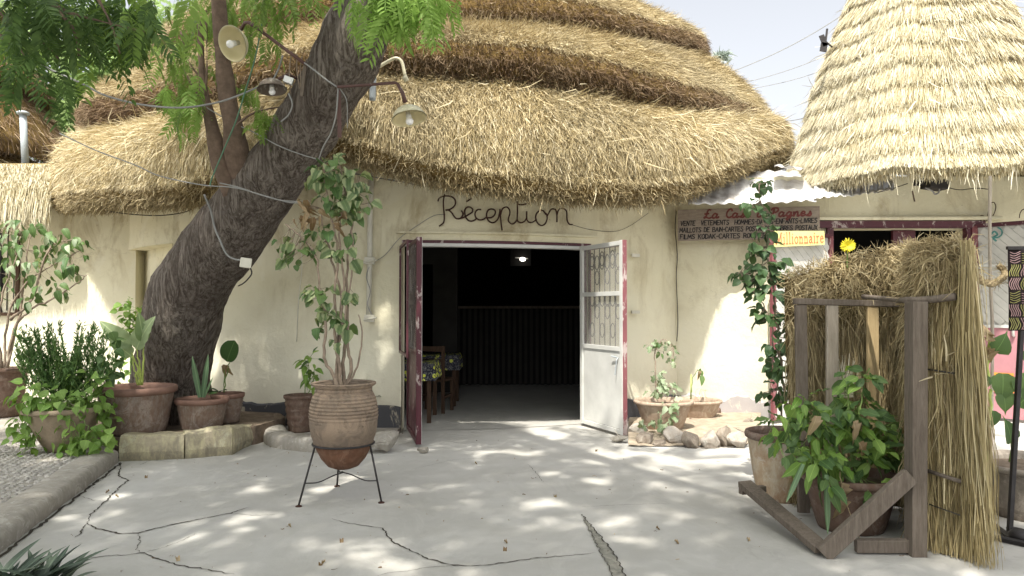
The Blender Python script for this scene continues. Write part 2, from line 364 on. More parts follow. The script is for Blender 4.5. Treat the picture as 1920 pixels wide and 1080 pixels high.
M['leaf_spiky'] = mat_leaf('bluish_blade', (0.03, 0.05, 0.035), (0.085, 0.115, 0.08), 0.1)
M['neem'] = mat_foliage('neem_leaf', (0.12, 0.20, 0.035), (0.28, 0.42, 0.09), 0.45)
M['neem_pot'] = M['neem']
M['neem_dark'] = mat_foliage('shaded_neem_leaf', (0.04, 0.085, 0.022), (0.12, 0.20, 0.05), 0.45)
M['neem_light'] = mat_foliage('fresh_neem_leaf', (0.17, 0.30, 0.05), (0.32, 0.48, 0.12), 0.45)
M['shrub'] = mat_foliage('shrub_needle', (0.05, 0.11, 0.028), (0.12, 0.21, 0.06), 0.2)
M['far_tree'] = mat_foliage('far_tree_leaf', (0.20, 0.32, 0.10), (0.42, 0.54, 0.24), 0.4)
M['hazy_tree'] = mat_foliage('hazy_tree_leaf', (0.30, 0.36, 0.30), (0.45, 0.50, 0.44), 0.3)
M['rope'] = m_simple('straw_rope', (0.36, 0.28, 0.16), 0.3, 30, 0.9, 0.6)
M['text_red'] = m_simple('faded_red_lettering', (0.15, 0.045, 0.04), 0.3, 12, 0.8, 0)
M['text_black'] = m_simple('black_lettering', (0.03, 0.028, 0.028), 0.2, 12, 0.8, 0)
M['text_orange'] = m_simple('orange_lettering', (0.50, 0.17, 0.08), 0.1, 12, 0.6, 0)
M['text_white'] = m_simple('white_lettering', (0.8, 0.8, 0.78), 0.05, 12, 0.6, 0)
M['board'] = mat_wood('sign_board_wood', (0.20, 0.16, 0.125), (0.31, 0.26, 0.21), (0.6, 6, 6))
M['yellow'] = m_simple('yellow_board', (0.72, 0.68, 0.27), 0.08, 5, 0.6, 0.05)
M['dark_room'] = m_simple('inner_wall_shade', (0.018, 0.017, 0.017), 0.2, 3, 0.95, 0.1)  # darkness of the rooms is put into this near-black colour
M['zinc'] = NT('zinc_sheet', 0.38, 0.5).m
def _z():
    t = NT('zinc_sheet', 0.42, 0.5); n = t.noise(4, 7, 0.7, (1, 1, 1), 0.6)
    t.col(t.ramp(n, [(0.35, (0.36, 0.33, 0.30)), (0.55, (0.64, 0.63, 0.61)), (0.8, (0.72, 0.72, 0.71))])); t.b.inputs['Metallic'].default_value = 0.25
    t.bump(t.noise(9, 4), 0.4, 0.02); return t.m
M['zinc'] = _z()
M['plank_white'] = m_simple('greyish_white_door_paint', (0.50, 0.49, 0.45), 0.12, 5, 0.6, 0.15)
M['orange'] = m_simple('orange_panel', (0.80, 0.26, 0.05), 0.05, 5, 0.5, 0)
M['teal'] = m_simple('teal_ink', (0.06, 0.19, 0.17), 0.1, 5, 0.6, 0)
M['cloth_yellow'] = mat_cloth('wax_print_cloth', (0.04, 0.04, 0.055), (0.62, 0.66, 0.08))
M['cloth_black'] = m_simple('black_batik', (0.025, 0.018, 0.018), 0.2, 12, 0.9, 0.1)
M['thread_pink'] = m_simple('pink_pattern', (0.46, 0.30, 0.30), 0.15, 12, 0.9, 0)
M['thread_olive'] = m_simple('olive_pattern', (0.36, 0.35, 0.13), 0.15, 12, 0.9, 0)
M['flower'] = m_simple('yellow_petal', (0.80, 0.70, 0.05), 0.1, 8, 0.6, 0)
M['spk'] = m_simple('black_plastic', (0.03, 0.027, 0.025), 0.2, 8, 0.6, 0.1)
_t = NT('lit_lamp_glass'); _t.b.inputs['Emission Color'].default_value = (1, 0.93, 0.8, 1); _t.b.inputs['Emission Strength'].default_value = 4; M['lit'] = _t.m
_t = NT('window_glass', 0.05, 0.5); _t.col((0.45, 0.45, 0.42)); _t.b.inputs['Alpha'].default_value = 0.25; M['glass'] = _t.m
M['straw_edge'] = mat_straw('edge_straw', [(0.0, (0.16, 0.12, 0.055)), (0.4, (0.34, 0.265, 0.125)), (0.8, (0.51, 0.425, 0.225)), (1.0, (0.66, 0.58, 0.37))])
M['pier'] = m_simple('shaded_inner_plaster', (0.05, 0.047, 0.042), 0.2, 3, 0.95, 0.1)  # room shade put into the colour of pier and counter slats
M['leaf_ear'] = mat_leaf('pale_ear_leaf', (0.20, 0.28, 0.13), (0.30, 0.38, 0.20), 0.35)
M['shop_pink'] = mat_paint_worn('shop_pink_paint', (0.40, 0.19, 0.21), (0.5, 0.42, 0.40), 0.64, 0.5)
def mat_ribbed(c, dep, dark):
    t = NT('ribbed_stained_clay', 0.85, 0.2); x, y, z = t.sep(); n1 = t.noise(7, 7, 0.7, dist=1.2); n2 = t.noise(11, 6, 0.7, (1, 1, 1.6), 0.8)
    cc = t.mix(t.ramp(n1, [(0.40, 0), (0.60, 1)]), c, dep); cc = t.mix(t.ramp(n2, [(0.52, 0), (0.68, .85)]), cc, dark)
    gr = t.math('SINE', t.math('MULTIPLY', z, 2*3.14159/0.026)); up = t.ramp(t.math('ADD', z, t.math('MULTIPLY', n1, .1)), [(0.44, 0), (0.50, 1)]); gr = t.math('MULTIPLY', gr, up); cc = t.mix(t.math('MULTIPLY', t.math('MULTIPLY', t.ramp(gr, [(0.0, .5), (0.35, 0)]), up), 0.22), cc, dark); lo = t.ramp(t.math('ADD', z, t.math('MULTIPLY', n2, .15)), [(0.34, 1), (0.46, 0)]); cc = t.mix(t.math('MULTIPLY', lo, .6), cc, dark)
    t.col(cc); t.bump(t.math('ADD', t.math('MULTIPLY', gr, .35), n1), 0.6, 0.02); return t.m
# ------------------------------------------------------------------ straw and leaf tools
def nrm(a): return a/np.maximum(np.linalg.norm(a, axis=-1, keepdims=True), 1e-9)
def blades(name, P0, D, width, tint, mat, parent=None, bend=0.09, tip=0.3, kind='stuff', label=None):
    n = len(P0); off = np.array(wloc(parent)); P0 = P0-off
    L = np.linalg.norm(D, axis=1, keepdims=True); rv = RNG.normal(size=(n, 3)); W = nrm(np.cross(D, rv))*np.reshape(width, (-1, 1))*0.5
    B = nrm(np.cross(D, RNG.normal(size=(n, 3))))*L*bend*RNG.random((n, 1))
    V = np.stack([P0-W, P0+W, P0+D*0.5+B-W*0.9, P0+D*0.5+B+W*0.9, P0+D-W*tip, P0+D+W*tip], 1).reshape(-1, 3)
    base = (np.arange(n)*6)[:, None]
    Fc = (base+np.array([[0, 1, 3, 2, 2, 3, 5, 4]])).reshape(-1)
    me = bpy.data.meshes.new(name); me.vertices.add(n*6); me.vertices.foreach_set('co', V.astype(np.float32).ravel())
    me.loops.add(n*8); me.loops.foreach_set('vertex_index', Fc.astype(np.int32)); me.polygons.add(n*2)
    me.polygons.foreach_set('loop_start', (np.arange(n*2)*4).astype(np.int32))
    me.polygons.foreach_set('loop_total', np.full(n*2, 4, np.int32)); me.update(calc_edges=True)
    a = me.attributes.new('tint', 'FLOAT', 'POINT'); a.data.foreach_set('value', np.repeat(np.clip(tint, 0, 1), 6).astype(np.float32))
    o = link(name, me, parent, mat, kind)
    if label: o['label'] = label
    return o
class Surf:
    """sampled surface grid G[i,j] with i around, j from eave to top"""
    def __init__(s, G):
        s.G = G; a = G[1:, :-1]-G[:-1, :-1]; b = G[:-1, 1:]-G[:-1, :-1]
        s.N = np.cross(a, b); s.A = np.linalg.norm(s.N, axis=2); s.N = nrm(s.N); s.dn = -nrm(b)
    def sample(s, n, i0=0, i1=None, j0=0, j1=None):
        A = s.A.copy(); m_ = np.zeros_like(A); m_[i0:i1, j0:j1] = 1; A = A*m_; cdf = np.cumsum(A.ravel()); cdf /= cdf[-1]
        k = np.searchsorted(cdf, RNG.random(n)); k = np.minimum(k, A.size-1); i, j = np.unravel_index(k, A.shape)
        u = RNG.random((n, 1)); v = RNG.random((n, 1)); G = s.G
        P = G[i, j]*(1-u)*(1-v)+G[i+1, j]*u*(1-v)+G[i, j+1]*(1-u)*v+G[i+1, j+1]*u*v
        return P, s.N[i, j], s.dn[i, j], i, j
def snoise(P, sc, seed=0):
    r_ = np.random.default_rng(seed); out = np.zeros(len(P))
    for k in range(6):
        d = r_.normal(size=3)*sc*(0.6+0.5*k); out += np.sin(P@d+r_.random()*6.28)/(1+0.35*k)
    return out/2.6
def grid_obj(name, G, mat, parent, smooth=True, kind=None):
    m, n = G.shape[:2]; mb = MB(); mb.v = [tuple(p) for p in G.reshape(-1, 3)]
    mb.f = [(i*n+j, (i+1)*n+j, (i+1)*n+j+1, i*n+j+1) for i in range(m-1) for j in range(n-1)]
    return mb.build(name, mat, parent, smooth, kind)

def leaf_mesh(name, mat, outline, fold=0.18, curl=0.25, n=6, wave=0.0):
    """leaf of unit length along +Y; outline(t) gives the half width"""
    vs = []; fs = []
    for i in range(n+1):
        t = i/n; wd = outline(t); z = -curl*t*t; y = t*(1-0.12*curl)
        zz = fold*wd+wave*math.sin(i*2.4)*wd
        vs += [(-wd, y, z+zz), (0, y, z), (wd, y, z+fold*wd-wave*math.sin(i*2.4+1)*wd)]
    for i in range(n):
        a = i*3; fs += [(a, a+1, a+4, a+3), (a+1, a+2, a+5, a+4)]
    me = bpy.data.meshes.new(name); me.from_pydata(vs, [], fs); me.update(); me.polygons.foreach_set('use_smooth', [True]*len(fs)); me.materials.append(mat)
    return me
ov = lambda w_, p=0.8: (lambda t: w_*max(0.0, math.sin(math.pi*min(1, t**p)))**0.8+0.004)
heart = lambda w_: (lambda t: w_*(1-abs(2*t**0.75-0.75)**2.2*0.9) if 0 < t < 0.98 else (w_*0.35 if t == 0 else 0.003))
blade = lambda w_: (lambda t: w_*(0.55+0.9*t-1.45*t**3)+0.003)
def two(f, name, mats, **k): return [leaf_mesh(name, m_, f, **k) for m_ in mats]
LF = {}
for key, f, mats, kw in (
    ('ovate', ov(0.46, 0.9), ['leaf_mid', 'leaf_vari'], dict(curl=0.55, fold=0.45, wave=0.22)),
    ('vine', ov(0.42, 0.9), ['leaf_vine'], dict(curl=0.45, fold=0.35, wave=0.1)),
    ('heart', heart(0.40), ['leaf_bright'], dict(curl=0.35, fold=0.25)),
    ('heart_mid', heart(0.40), ['leaf_mid'], dict(curl=0.35, fold=0.25)),
    ('lance', ov(0.22, 0.75), ['leaf_bright', 'leaf_mid'], dict(curl=0.4, fold=0.3, wave=0.1, n=7)),
    ('droop', ov(0.27, 0.72), ['leaf_mid', 'leaf_pale'], dict(curl=0.5, fold=0.3, wave=0.12)),
    ('lance_flat', ov(0.25, 0.8), ['leaf_mid', 'leaf_bright'], dict(curl=0.1, fold=0.12, wave=0.25, n=7)),
    ('spear', ov(0.17, 0.8), ['leaf_dark'], dict(curl=0.3, fold=0.3)),
    ('big', ov(0.27, 0.62), ['leaf_mid'], dict(curl=0.55, fold=0.5, n=12, wave=0.10)),
    ('round', lambda t: 0.42*math.sqrt(max(0, 1-(2*t-1)**2))+0.01, ['leaf_mid'], dict(curl=0.15, fold=0.2, n=10)),
    ('lobed', lambda t: 0.45*math.sqrt(max(0, 1-(2*t-1)**2))*(0.75+0.3*math.cos(t*14))+0.01, ['leaf_pale'], dict(curl=0.5, fold=0.3, n=10, wave=0.2)),
    ('sword', blade(0.075), ['leaf_blade'], dict(curl=-0.04, fold=0.6, n=9)),
    ('yucca', blade(0.085), ['leaf_spiky'], dict(curl=0.3, fold=0.5, n=8)),
    ('dry', ov(0.26), ['leaf_dry'], dict(curl=1.6, fold=1.4, wave=0.9, n=8))):
    LF[key] = two(f, key+'_leaf', [M[m_] for m_ in mats], **kw)
LF['vari'] = [LF['ovate'][1], LF['ovate'][0], LF['ovate'][1]]
def put_leaf(parent, me, base, d, up, size, name='leaf'):
    d = Vector(d).normalized(); x = d.cross(Vector(up))
    if x.length < 1e-3: x = d.orthogonal()
    x.normalize(); z = x.cross(d)
    m_ = Matrix((x, d, z)).transposed().to_4x4(); sc = Matrix.Diagonal((size*rnd(0.85, 1.15), size, size, 1))
    o = bpy.data.objects.new(name, me); COL.objects.link(o); o.parent = parent
    o.matrix_local = Matrix.Translation(Vector(base)-wloc(parent)) @ m_ @ sc
    return o
class Plant:
    def __init__(s, root, stem_mat): s.root = root; s.mat = stem_mat; s.tw = MB(); s.nst = 0
    def stem(s, pts, r0, r1, n=7, name='stem', mat=None, wob=0.01):
        pts = catmull(pts, 5); k = len(pts)
        pts = [p+rvec(wob) if 0 < i < k-1 else p for i, p in enumerate(pts)]
        mb = MB(); mb.tube(pts, [r0+(r1-r0)*i/(k-1) for i in range(k)], n); mb.build(name, mat or s.mat, s.root, True)
        return pts
    def cluster(s, c, rad, n, me, size, droop=0.4, anchor=None, outw=1.0, face=None):
        c = Vector(c); rx, ry, rz = rad if isinstance(rad, (tuple, list)) else (rad,)*3
        for _ in range(n):
            q = Vector((random.gauss(0, 0.55), random.gauss(0, 0.55), random.gauss(0, 0.55)))
            if q.length > 1.15: q *= 1.15/q.length
            p = c+Vector((q.x*rx, q.y*ry, q.z*rz))
            d = Vector((q.x, q.y-0.25, q.z*0.6))*outw+rvec(0.5)+Vector((0, 0, -droop))
            if d.length < 0.05: d = Vector((0, -1, -0.3))
            m_ = random.choice(me) if isinstance(me, list) else me
            put_leaf(s.root, m_, p, d, Vector((0, -0.55, 1))+rvec(0.75), size*rnd(0.5, 1.25))
            a = anchor if anchor is not None else c+Vector((0, 0, -rz*0.3))
            if isinstance(a, list): a = min(a, key=lambda q_: (q_-p).length)
            if (p-a).length > 0.015: s.tw.tube([p, (p+a)/2+Vector((0, 0, -0.1*(p-a).length)), a], [0.0015, 0.002, 0.003], 3, False)
    def done(s, mat=None):
        if s.tw.v: s.tw.build('twigs', mat or s.mat, s.root, kind='stuff')

# neem frond : rachis with pairs of leaflets
def frond_arrays(seed):
    r_ = random.Random(seed); vs = []; fs = []; n = 11; bend = r_.uniform(0.25, 0.6)
    P_ = lambda t: Vector((0.06*math.sin(t*3+seed), t, -bend*t*t))
    for i in range(n):
        t0 = i/n; a = P_(t0); b = P_((i+1)/n); k = len(vs)
        vs += [a+Vector((-.006, 0, 0)), a+Vector((.006, 0, 0)), b+Vector((.006, 0, 0)), b+Vector((-.006, 0, 0))]; fs.append((k, k+1, k+2, k+3))
    for i in range(2, n+1):
        for sgn in (-1, 1):
            t = i/n+r_.uniform(-.02, .02); p = P_(t); L = 0.30*(1.05-0.5*abs(t-0.45))*r_.uniform(.85, 1.1)
            d = Vector((sgn*1.0, 0.55+0.4*t, r_.uniform(-.45, .0))).normalized(); x = d.cross(Vector((0, 0, 1))).normalized()
            wd = L*0.13; k = len(vs); dz = Vector((0, 0, -0.06*L*2))
            vs += [p, p+d*L*0.35+x*wd, p+d*L*0.75+x*wd*0.8+dz*0.6, p+d*L+dz*1.3+Vector((0, .03, 0)), p+d*L*0.7-x*wd*0.9+dz*0.6, p+d*L*0.3-x*wd]
            fs += [(k, k+1, k+5), (k+1, k+2, k+4, k+5), (k+2, k+3, k+4)]
    return vs, fs
FR = [frond_arrays(i) for i in range(5)]
def frond_mesh(i, mat):
    me = bpy.data.meshes.new('neem_leaf'); me.from_pydata([tuple(v) for v in FR[i][0]], [], FR[i][1]); me.update(); me.materials.append(mat)
    a = me.attributes.new('tint', 'FLOAT', 'POINT'); a.data.foreach_set('value', [random.random() for _ in FR[i][0]]); return me
def frond_matrix(p, d, size):
    d = Vector(d).normalized(); x = d.cross(Vector((0, 0, 1))+rvec(0.4)); x.normalize(); z = x.cross(d)
    return Matrix.Translation(p) @ Matrix((x*size, d*size, z*size)).transposed().to_4x4()
def fronds(name, mats4, mat, parent):
    """many fronds joined as one part"""
    VV = []; LV = []; LT = []; TT = []; base = 0
    arr = [(np.array([tuple(v)+(1,) for v in f[0]]), [i for q in f[1] for i in q], [len(q) for q in f[1]]) for f in FR]
    off = np.array(wloc(parent))
    for m_ in mats4:
        v, li, lt = arr[random.randrange(5)]; V = (v@np.array(m_).T)[:, :3]-off
        VV.append(V); LV.append(np.array(li)+base); LT += lt; TT.append(np.full(len(v), random.random())); base += len(v)
    V = np.concatenate(VV); Lx = np.concatenate(LV); LT = np.array(LT); me = bpy.data.meshes.new(name)
    me.vertices.add(len(V)); me.vertices.foreach_set('co', V.astype(np.float32).ravel()); me.loops.add(len(Lx)); me.loops.foreach_set('vertex_index', Lx.astype(np.int32))
    me.polygons.add(len(LT)); me.polygons.foreach_set('loop_start', np.concatenate([[0], np.cumsum(LT)[:-1]]).astype(np.int32)); me.polygons.foreach_set('loop_total', LT.astype(np.int32)); me.update(calc_edges=True)
    a = me.attributes.new('tint', 'FLOAT', 'POINT'); a.data.foreach_set('value', np.concatenate(TT).astype(np.float32))
    return link(name, me, parent, mat, 'stuff')

# ------------------------------------------------------------------ stroke lettering
GL = {
'A': [[(0,0),(.3,1),(.6,0)],[(.12,.38),(.48,.38)]], 'B': [[(0,0),(0,1),(.4,.97),(.5,.78),(.38,.55),(0,.53)],[(.38,.55),(.56,.38),(.54,.12),(.4,0),(0,0)]],
'C': [[(.55,.85),(.4,1),(.18,1),(.02,.75),(0,.4),(.1,.08),(.3,0),(.55,.12)]], 'D': [[(0,0),(0,1),(.32,.95),(.54,.7),(.56,.35),(.4,.06),(0,0)]],
'E': [[(.52,1),(0,1),(0,0),(.54,0)],[(0,.52),(.42,.52)]], 'F': [[(.52,1),(0,1),(0,0)],[(0,.52),(.4,.52)]], 'H': [[(0,0),(0,1)],[(.54,0),(.54,1)],[(0,.5),(.54,.5)]],
'I': [[(.1,0),(.1,1)]], 'K': [[(0,0),(0,1)],[(.52,1),(0,.42)],[(.16,.56),(.54,0)]], 'L': [[(0,1),(0,0),(.46,0)]], 'M': [[(0,0),(.06,1),(.34,.3),(.62,1),(.7,0)]],
'N': [[(0,0),(.02,1),(.52,0),(.54,1)]], 'O': [[(.28,1),(.06,.85),(0,.5),(.06,.14),(.28,0),(.5,.14),(.56,.5),(.5,.85),(.28,1)]],
'P': [[(0,0),(0,1),(.4,.97),(.52,.74),(.38,.48),(0,.46)]], 'R': [[(0,0),(0,1),(.4,.97),(.52,.74),(.38,.5),(0,.48)],[(.26,.48),(.55,0)]],
'S': [[(.52,.86),(.36,1),(.12,.97),(.03,.76),(.16,.57),(.42,.45),(.53,.24),(.4,.02),(.14,0),(0,.15)]], 'T': [[(0,1),(.58,1)],[(.29,1),(.29,0)]],
'U': [[(0,1),(.02,.25),(.16,.02),(.4,.02),(.53,.25),(.55,1)]], 'V': [[(0,1),(.24,0),(.54,1)]], 'X': [[(0,0),(.54,1)],[(0,1),(.54,0)]], '-': [[(.06,.48),(.4,.5)]],
"'": [[(.1,1),(.05,.8)]]}
SC = {  # brush script, lower case body 0.5 high
'L': [[(.5,.95),(.34,1.0),(.24,.8),(.18,.35),(.06,.05),(0,.08),(.12,.14),(.42,0),(.62,.1)],[(.02,.5),(.36,.54)]], 'a': [[(.4,.44),(.2,.52),(.04,.3),(.06,.05),(.2,.02),(.36,.2),(.42,.48),(.36,.1),(.46,.02),(.58,.14)]],
'C': [[(.5,.8),(.44,1),(.24,.95),(.08,.6),(.1,.2),(.28,.02),(.5,.12)]], 's': [[(.0,.05),(.2,.25),(.28,.52),(.32,.4),(.38,.18),(.28,.02),(.1,.04)]],
'e': [[(.06,.24),(.3,.3),(.34,.46),(.2,.52),(.06,.34),(.06,.1),(.22,.02),(.44,.14)]], 'P': [[(.06,.05),(.2,.5),(.22,.95)],[(.0,.78),(.14,1),(.48,.98),(.58,.74),(.4,.5),(.2,.52)]],
'g': [[(.38,.44),(.2,.52),(.04,.3),(.06,.06),(.2,.04),(.36,.24),(.4,.48),(.34,-.2),(.16,-.38),(.04,-.28),(.2,-.1),(.5,.1)]],
'n': [[(.04,.5),(.06,.02),(.2,.44),(.34,.5),(.38,.3),(.36,.06),(.46,.02),(.54,.12)]], '`': [[(.14,.8),(.28,.66)]],
'M': [[(.02,.02),(.12,.02),(.14,.98),(.4,.2),(.66,.98),(.68,.02)],[(.0,1),(.16,.98)],[(.64,.98),(.8,1)],[(.56,.02),(.8,.02)]],
'i': [[(.0,.6),(.1,.62),(.1,.02)],[(.0,.02),(.2,.02)],[(.08,.84),(.12,.88)]], 'l': [[(.0,1),(.1,1),(.1,.02)],[(.0,.02),(.2,.02)]],
'o': [[(.22,.62),(.05,.5),(.02,.3),(.06,.1),(.22,.0),(.38,.12),(.42,.32),(.38,.52),(.22,.62)]],
'N': [[(.0,.6),(.1,.6),(.1,.02)],[(.1,.46),(.26,.62),(.38,.5),(.38,.02)],[(.0,.02),(.2,.02)],[(.28,.02),(.48,.02)]],
'A': [[(.06,.5),(.2,.62),(.34,.5),(.34,.06),(.44,.02)],[(.34,.36),(.1,.3),(.02,.14),(.12,.0),(.34,.12)]],
'R': [[(.0,.6),(.1,.6),(.1,.02)],[(.1,.42),(.24,.62),(.34,.56)],[(.0,.02),(.2,.02)]],
'E': [[(.04,.34),(.4,.36),(.34,.56),(.2,.62),(.06,.5),(.02,.28),(.1,.06),(.24,.0),(.4,.1)]]}
def letters(par, mat, text, o, ux, uz, nrm_, h, width, font=GL, gap=0.2, stroke=0.13, space=0.45, slant=0.0, jit=0.02, smooth=False):
    """flat raised brush strokes along ux; o = lower left corner"""
    wds = [max(p[0] for s_ in font.get(c, [[(.3, 0)]]) for p in s_) if c != ' ' else space for c in text]
    tot = sum(wds)+gap*(len(text)-1); sx = width/tot; x = 0
    for c, wd in zip(text, wds):
        mb = MB()
        for st in font.get(c, []):
            pts = [o+ux*((x+p[0])*sx+slant*p[1]*h)+uz*((p[1]+rnd(-jit, jit))*h)+nrm_*rnd(0.001, 0.0022) for p in st]
            if smooth: pts = catmull(pts, 4)
            for a, b in zip(pts[:-1], pts[1:]):
                d = b-a
                if d.length < 1e-6: continue
                a2 = a-d.normalized()*stroke*h*0.3; b2 = b+d.normalized()*stroke*h*0.3
                s_ = d.cross(nrm_).normalized()*stroke*h*0.5*rnd(0.85, 1.1)
                mb.add([a2-s_, a2+s_, b2+s_, b2-s_], [(0, 1, 2, 3)])
        if mb.v: mb.build('letter', mat, par)
        x += wd+gap
# ------------------------------------------------------------------ ground
mb = MB(); mb.add([(-90, -30, 0), (90, -30, 0), (90, 160, 0), (-90, 160, 0)], [(0, 1, 2, 3)])
g = mb.build('courtyard_ground', M['concrete'], kind='structure')
# cracks in the concrete slab
CR = [
 [(228,868),(222,892),(240,900),(226,912),(205,932),(188,950),(172,962),(163,980)],
 [(163,980),(175,988),(195,994),(225,1000),(258,999),(300,988),(350,978),(400,968),(432,962),(470,950)],
 [(163,980),(150,1000),(140,1008)],[(432,962),(480,966),(520,964)],[(258,999),(262,1015),(256,1030),(268,1036)],
 [(150,1048),(200,1042),(240,1040),(268,1036),(300,1048),(330,1058),(380,1066),(440,1077)],[(268,1036),(310,1025),(345,1012),(370,998)],
 [(620,972),(650,980),(690,986),(718,990),(738,1018),(770,1032),(805,1048),(850,1060),(900,1060),(950,1054),(1000,1046),(1060,1042),(1120,1036)],
 [(215,885),(200,893),(182,905)],[(150,930),(175,938),(195,940)],[(262,872),(285,862),(325,866)],
 [(860,1060),(800,1064),(720,1076),(690,1085)],[(770,880),(850,862),(900,858)],[(990,870),(1010,892),(1020,905)],
 [(885,765),(905,782),(925,798)],[(1090,950),(1200,945),(1260,944)],
]
WID = [9, 11, 7, 5, 4, 8, 3, 8, 4, 3, 5, 3, 2, 3, 7, 2.5]
cm = MB()
for pl, wd in zip(CR, WID):
    base = [ground(px, py, 0.004) for px, py in pl]; pts = []
    for a, b in zip(base[:-1], base[1:]):
        k = max(2, int((b-a).length/0.025))
        for i in range(k): pts.append(a.lerp(b, i/k)+Vector((rnd(-.008, .008), rnd(-.008, .008), 0)))
    pts.append(base[-1]); n = len(pts); rows = []
    for i, p in enumerate(pts):
        d = pts[min(i+1, n-1)]-pts[max(0, i-1)]; s_ = Vector((-d.y, d.x, 0)); s_.normalize(); e = math.sin(math.pi*min(1, (i+1)/n*1.0))**0.35
        w1 = wd*0.001*e*rnd(.15, 1.0); w2 = wd*0.001*e*rnd(.15, 1.0)
        rows.append([p-s_*w1, p+s_*w2])
    cm.grid(rows)
cm.build('ground_crack', M['crack'], kind='structure')
# the wide crumbled crack patched with mortar
pl = [(1090,965),(1105,985),(1122,1008),(1138,1030),(1152,1055),(1165,1085)]; wdp = [.003,.014,.028,.042,.04,.038]
rows = []; edge = []
for (px, py), wd in zip(pl, wdp):
    c = ground(px, py, 0.005)
    rows.append([c+Vector((-wd*1.1, 0, 0)), c+Vector((wd*.6, 0, 0))])
rr = []
for a, b in zip(rows[:-1], rows[1:]):
    for i in range(9):
        t = i/9; rr.append([a[0].lerp(b[0], t)+Vector((rnd(-.012, .012), 0, 0)), a[1].lerp(b[1], t)+Vector((rnd(-.008, .008), 0, 0))])
rr.append(rows[-1]); cm = MB(); cm.grid(rr); cm.build('crack_patch', M['crackfill'], kind='structure')
cm = MB()
for side, wd in ((0, .003), (1, .0055)):
    cm.grid([[q[side]+Vector((-wd*rnd(.3, 1), 0, .004)), q[side]+Vector((wd*rnd(.3, 1), 0, .004))] for q in rr])
cm.build('crack_patch_edge', M['crack'], kind='structure')

# raised pebbled pavement on the left with a concrete edge
KA = Vector((-3.68, 7.02, 0)); KB = Vector((-2.94, 4.10, 0)); KC = Vector((-2.45, 2.2, 0))
mb = MB(); mb.prism([(-3.80, 7.05), (-3.10, 4.10), (-2.61, 2.2), (-16, 2.2), (-16, 11.6), (-5.2, 11.6), (-3.9, 7.6)], -0.05, 0.105)
mb.build('raised_pavement', M['kerb_conc'], kind='structure')
mb = MB(); prof = [(0.0, -0.02), (0.006, 0.08), (-0.008, 0.112), (-0.035, 0.126), (-0.15, 0.130), (-0.245, 0.122), (-0.27, 0.10)]
rows = []
for a, b in ((KA, KB), (KB, KC)):
    nx = Vector((0.968, 0.25, 0))
    for i in range(24):
        p = a.lerp(b, i/24)+Vector((rnd(-.008, .008), 0, 0)); rows.append([p+nx*(q[0]+rnd(-.006, .006))+Vector((0, 0, q[1]+rnd(-.003, .003))) for q in prof])
mb.grid(rows); mb.add([rows[0][k] for k in range(7)], [tuple(range(7))]); mb.build('pavement_kerb', M['kerb_conc'], kind='structure', smooth=True)
# crack line between kerb and slab
cm = MB(); pts = []
for i in range(90):
    t = i/89; p = (KA.lerp(KC, t) if False else (KA.lerp(KB, min(1, t*1.4)) if t < .714 else KB.lerp(KC, (t-.714)/.286)))
    pts.append(p+Vector((0.035+rnd(-.012, .012), 0, 0.004)))
cm.grid([[p+Vector((-.022*rnd(.5, 1), 0, 0)), p+Vector((.012*rnd(.1, 1), 0, 0))] for p in pts]); cm.build('kerb_gap', M['crack'], kind='structure')
# washed pebbles set in the pavement
mb = MB(); rp = random.Random(3); cells = []
y = 3.3
while y < 7.6:
    x0 = -3.80+(7.05-y)*0.237 if y < 7.05 else -3.95; x = x0-0.16
    while x > -7.4:
        if rp.random() < 0.93: cells.append((x+rp.uniform(-.012, .012), y+rp.uniform(-.012, .012)))
        x -= 0.062
    y += 0.046
for (x, y) in cells:
    a = rp.uniform(0, 3.14); rx = rp.uniform(.020, .034); ry = rx*rp.uniform(.5, .8); h = rp.uniform(.006, .012); k = 6
    ring = [(x+rx*math.cos(a)*math.cos(j*6.283/k)-ry*math.sin(a)*math.sin(j*6.283/k), y+rx*math.sin(a)*math.cos(j*6.283/k)+ry*math.cos(a)*math.sin(j*6.283/k)) for j in range(k)]
    top = [(x+(p-x)*.6, y+(q-y)*.6) for p, q in ring]
    mb.add([(p, q, .104) for p, q in ring]+[(p, q, .106+h) for p, q in top]+[(x, y, .108+h)], [(j, (j+1) % k, k+(j+1) % k, k+j) for j in range(k)]+[(k+j, k+(j+1) % k, 2*k) for j in range(k)])
tag(mb.build('pebbles', M['pebble']), 'washed pebbles set flat in the raised pavement on the left', 'pebbles', kind='stuff')

# ------------------------------------------------------------------ reception hut
C0 = Vector((-1.35, 14.1, 0)); RW = 5.3
hut = thing('thatched_hut', 'large round cream hut with tiered straw roof and open double doors', 'hut', (C0.x, C0.y, 0))
def pang(th, r=RW, z=0): return Vector((C0.x+r*math.sin(th), C0.y-r*math.cos(th), z))
def ang_px(px, r=RW):
    u = (px-960)/F; a = 1+u*u; b = -2*(u*C0.x+C0.y); c = C0.x**2+C0.y**2-r*r; disc = max(0, b*b-4*a*c)
    Y = (-b-math.sqrt(disc))/(2*a); return math.atan2(u*Y-C0.x, C0.y-Y), Y
def on_wall(px, py, off=0.03): 
    th, Y = ang_px(px, RW+off); return at(px, py, Y)
TD0, TD1 = ang_px(753)[0], ang_px(1108)[0]; TN0, TN1 = ang_px(236)[0], ang_px(322)[0]
ZD = zat(451, ang_px(900)[1]); ZN0, ZN1 = 0.95, 2.30
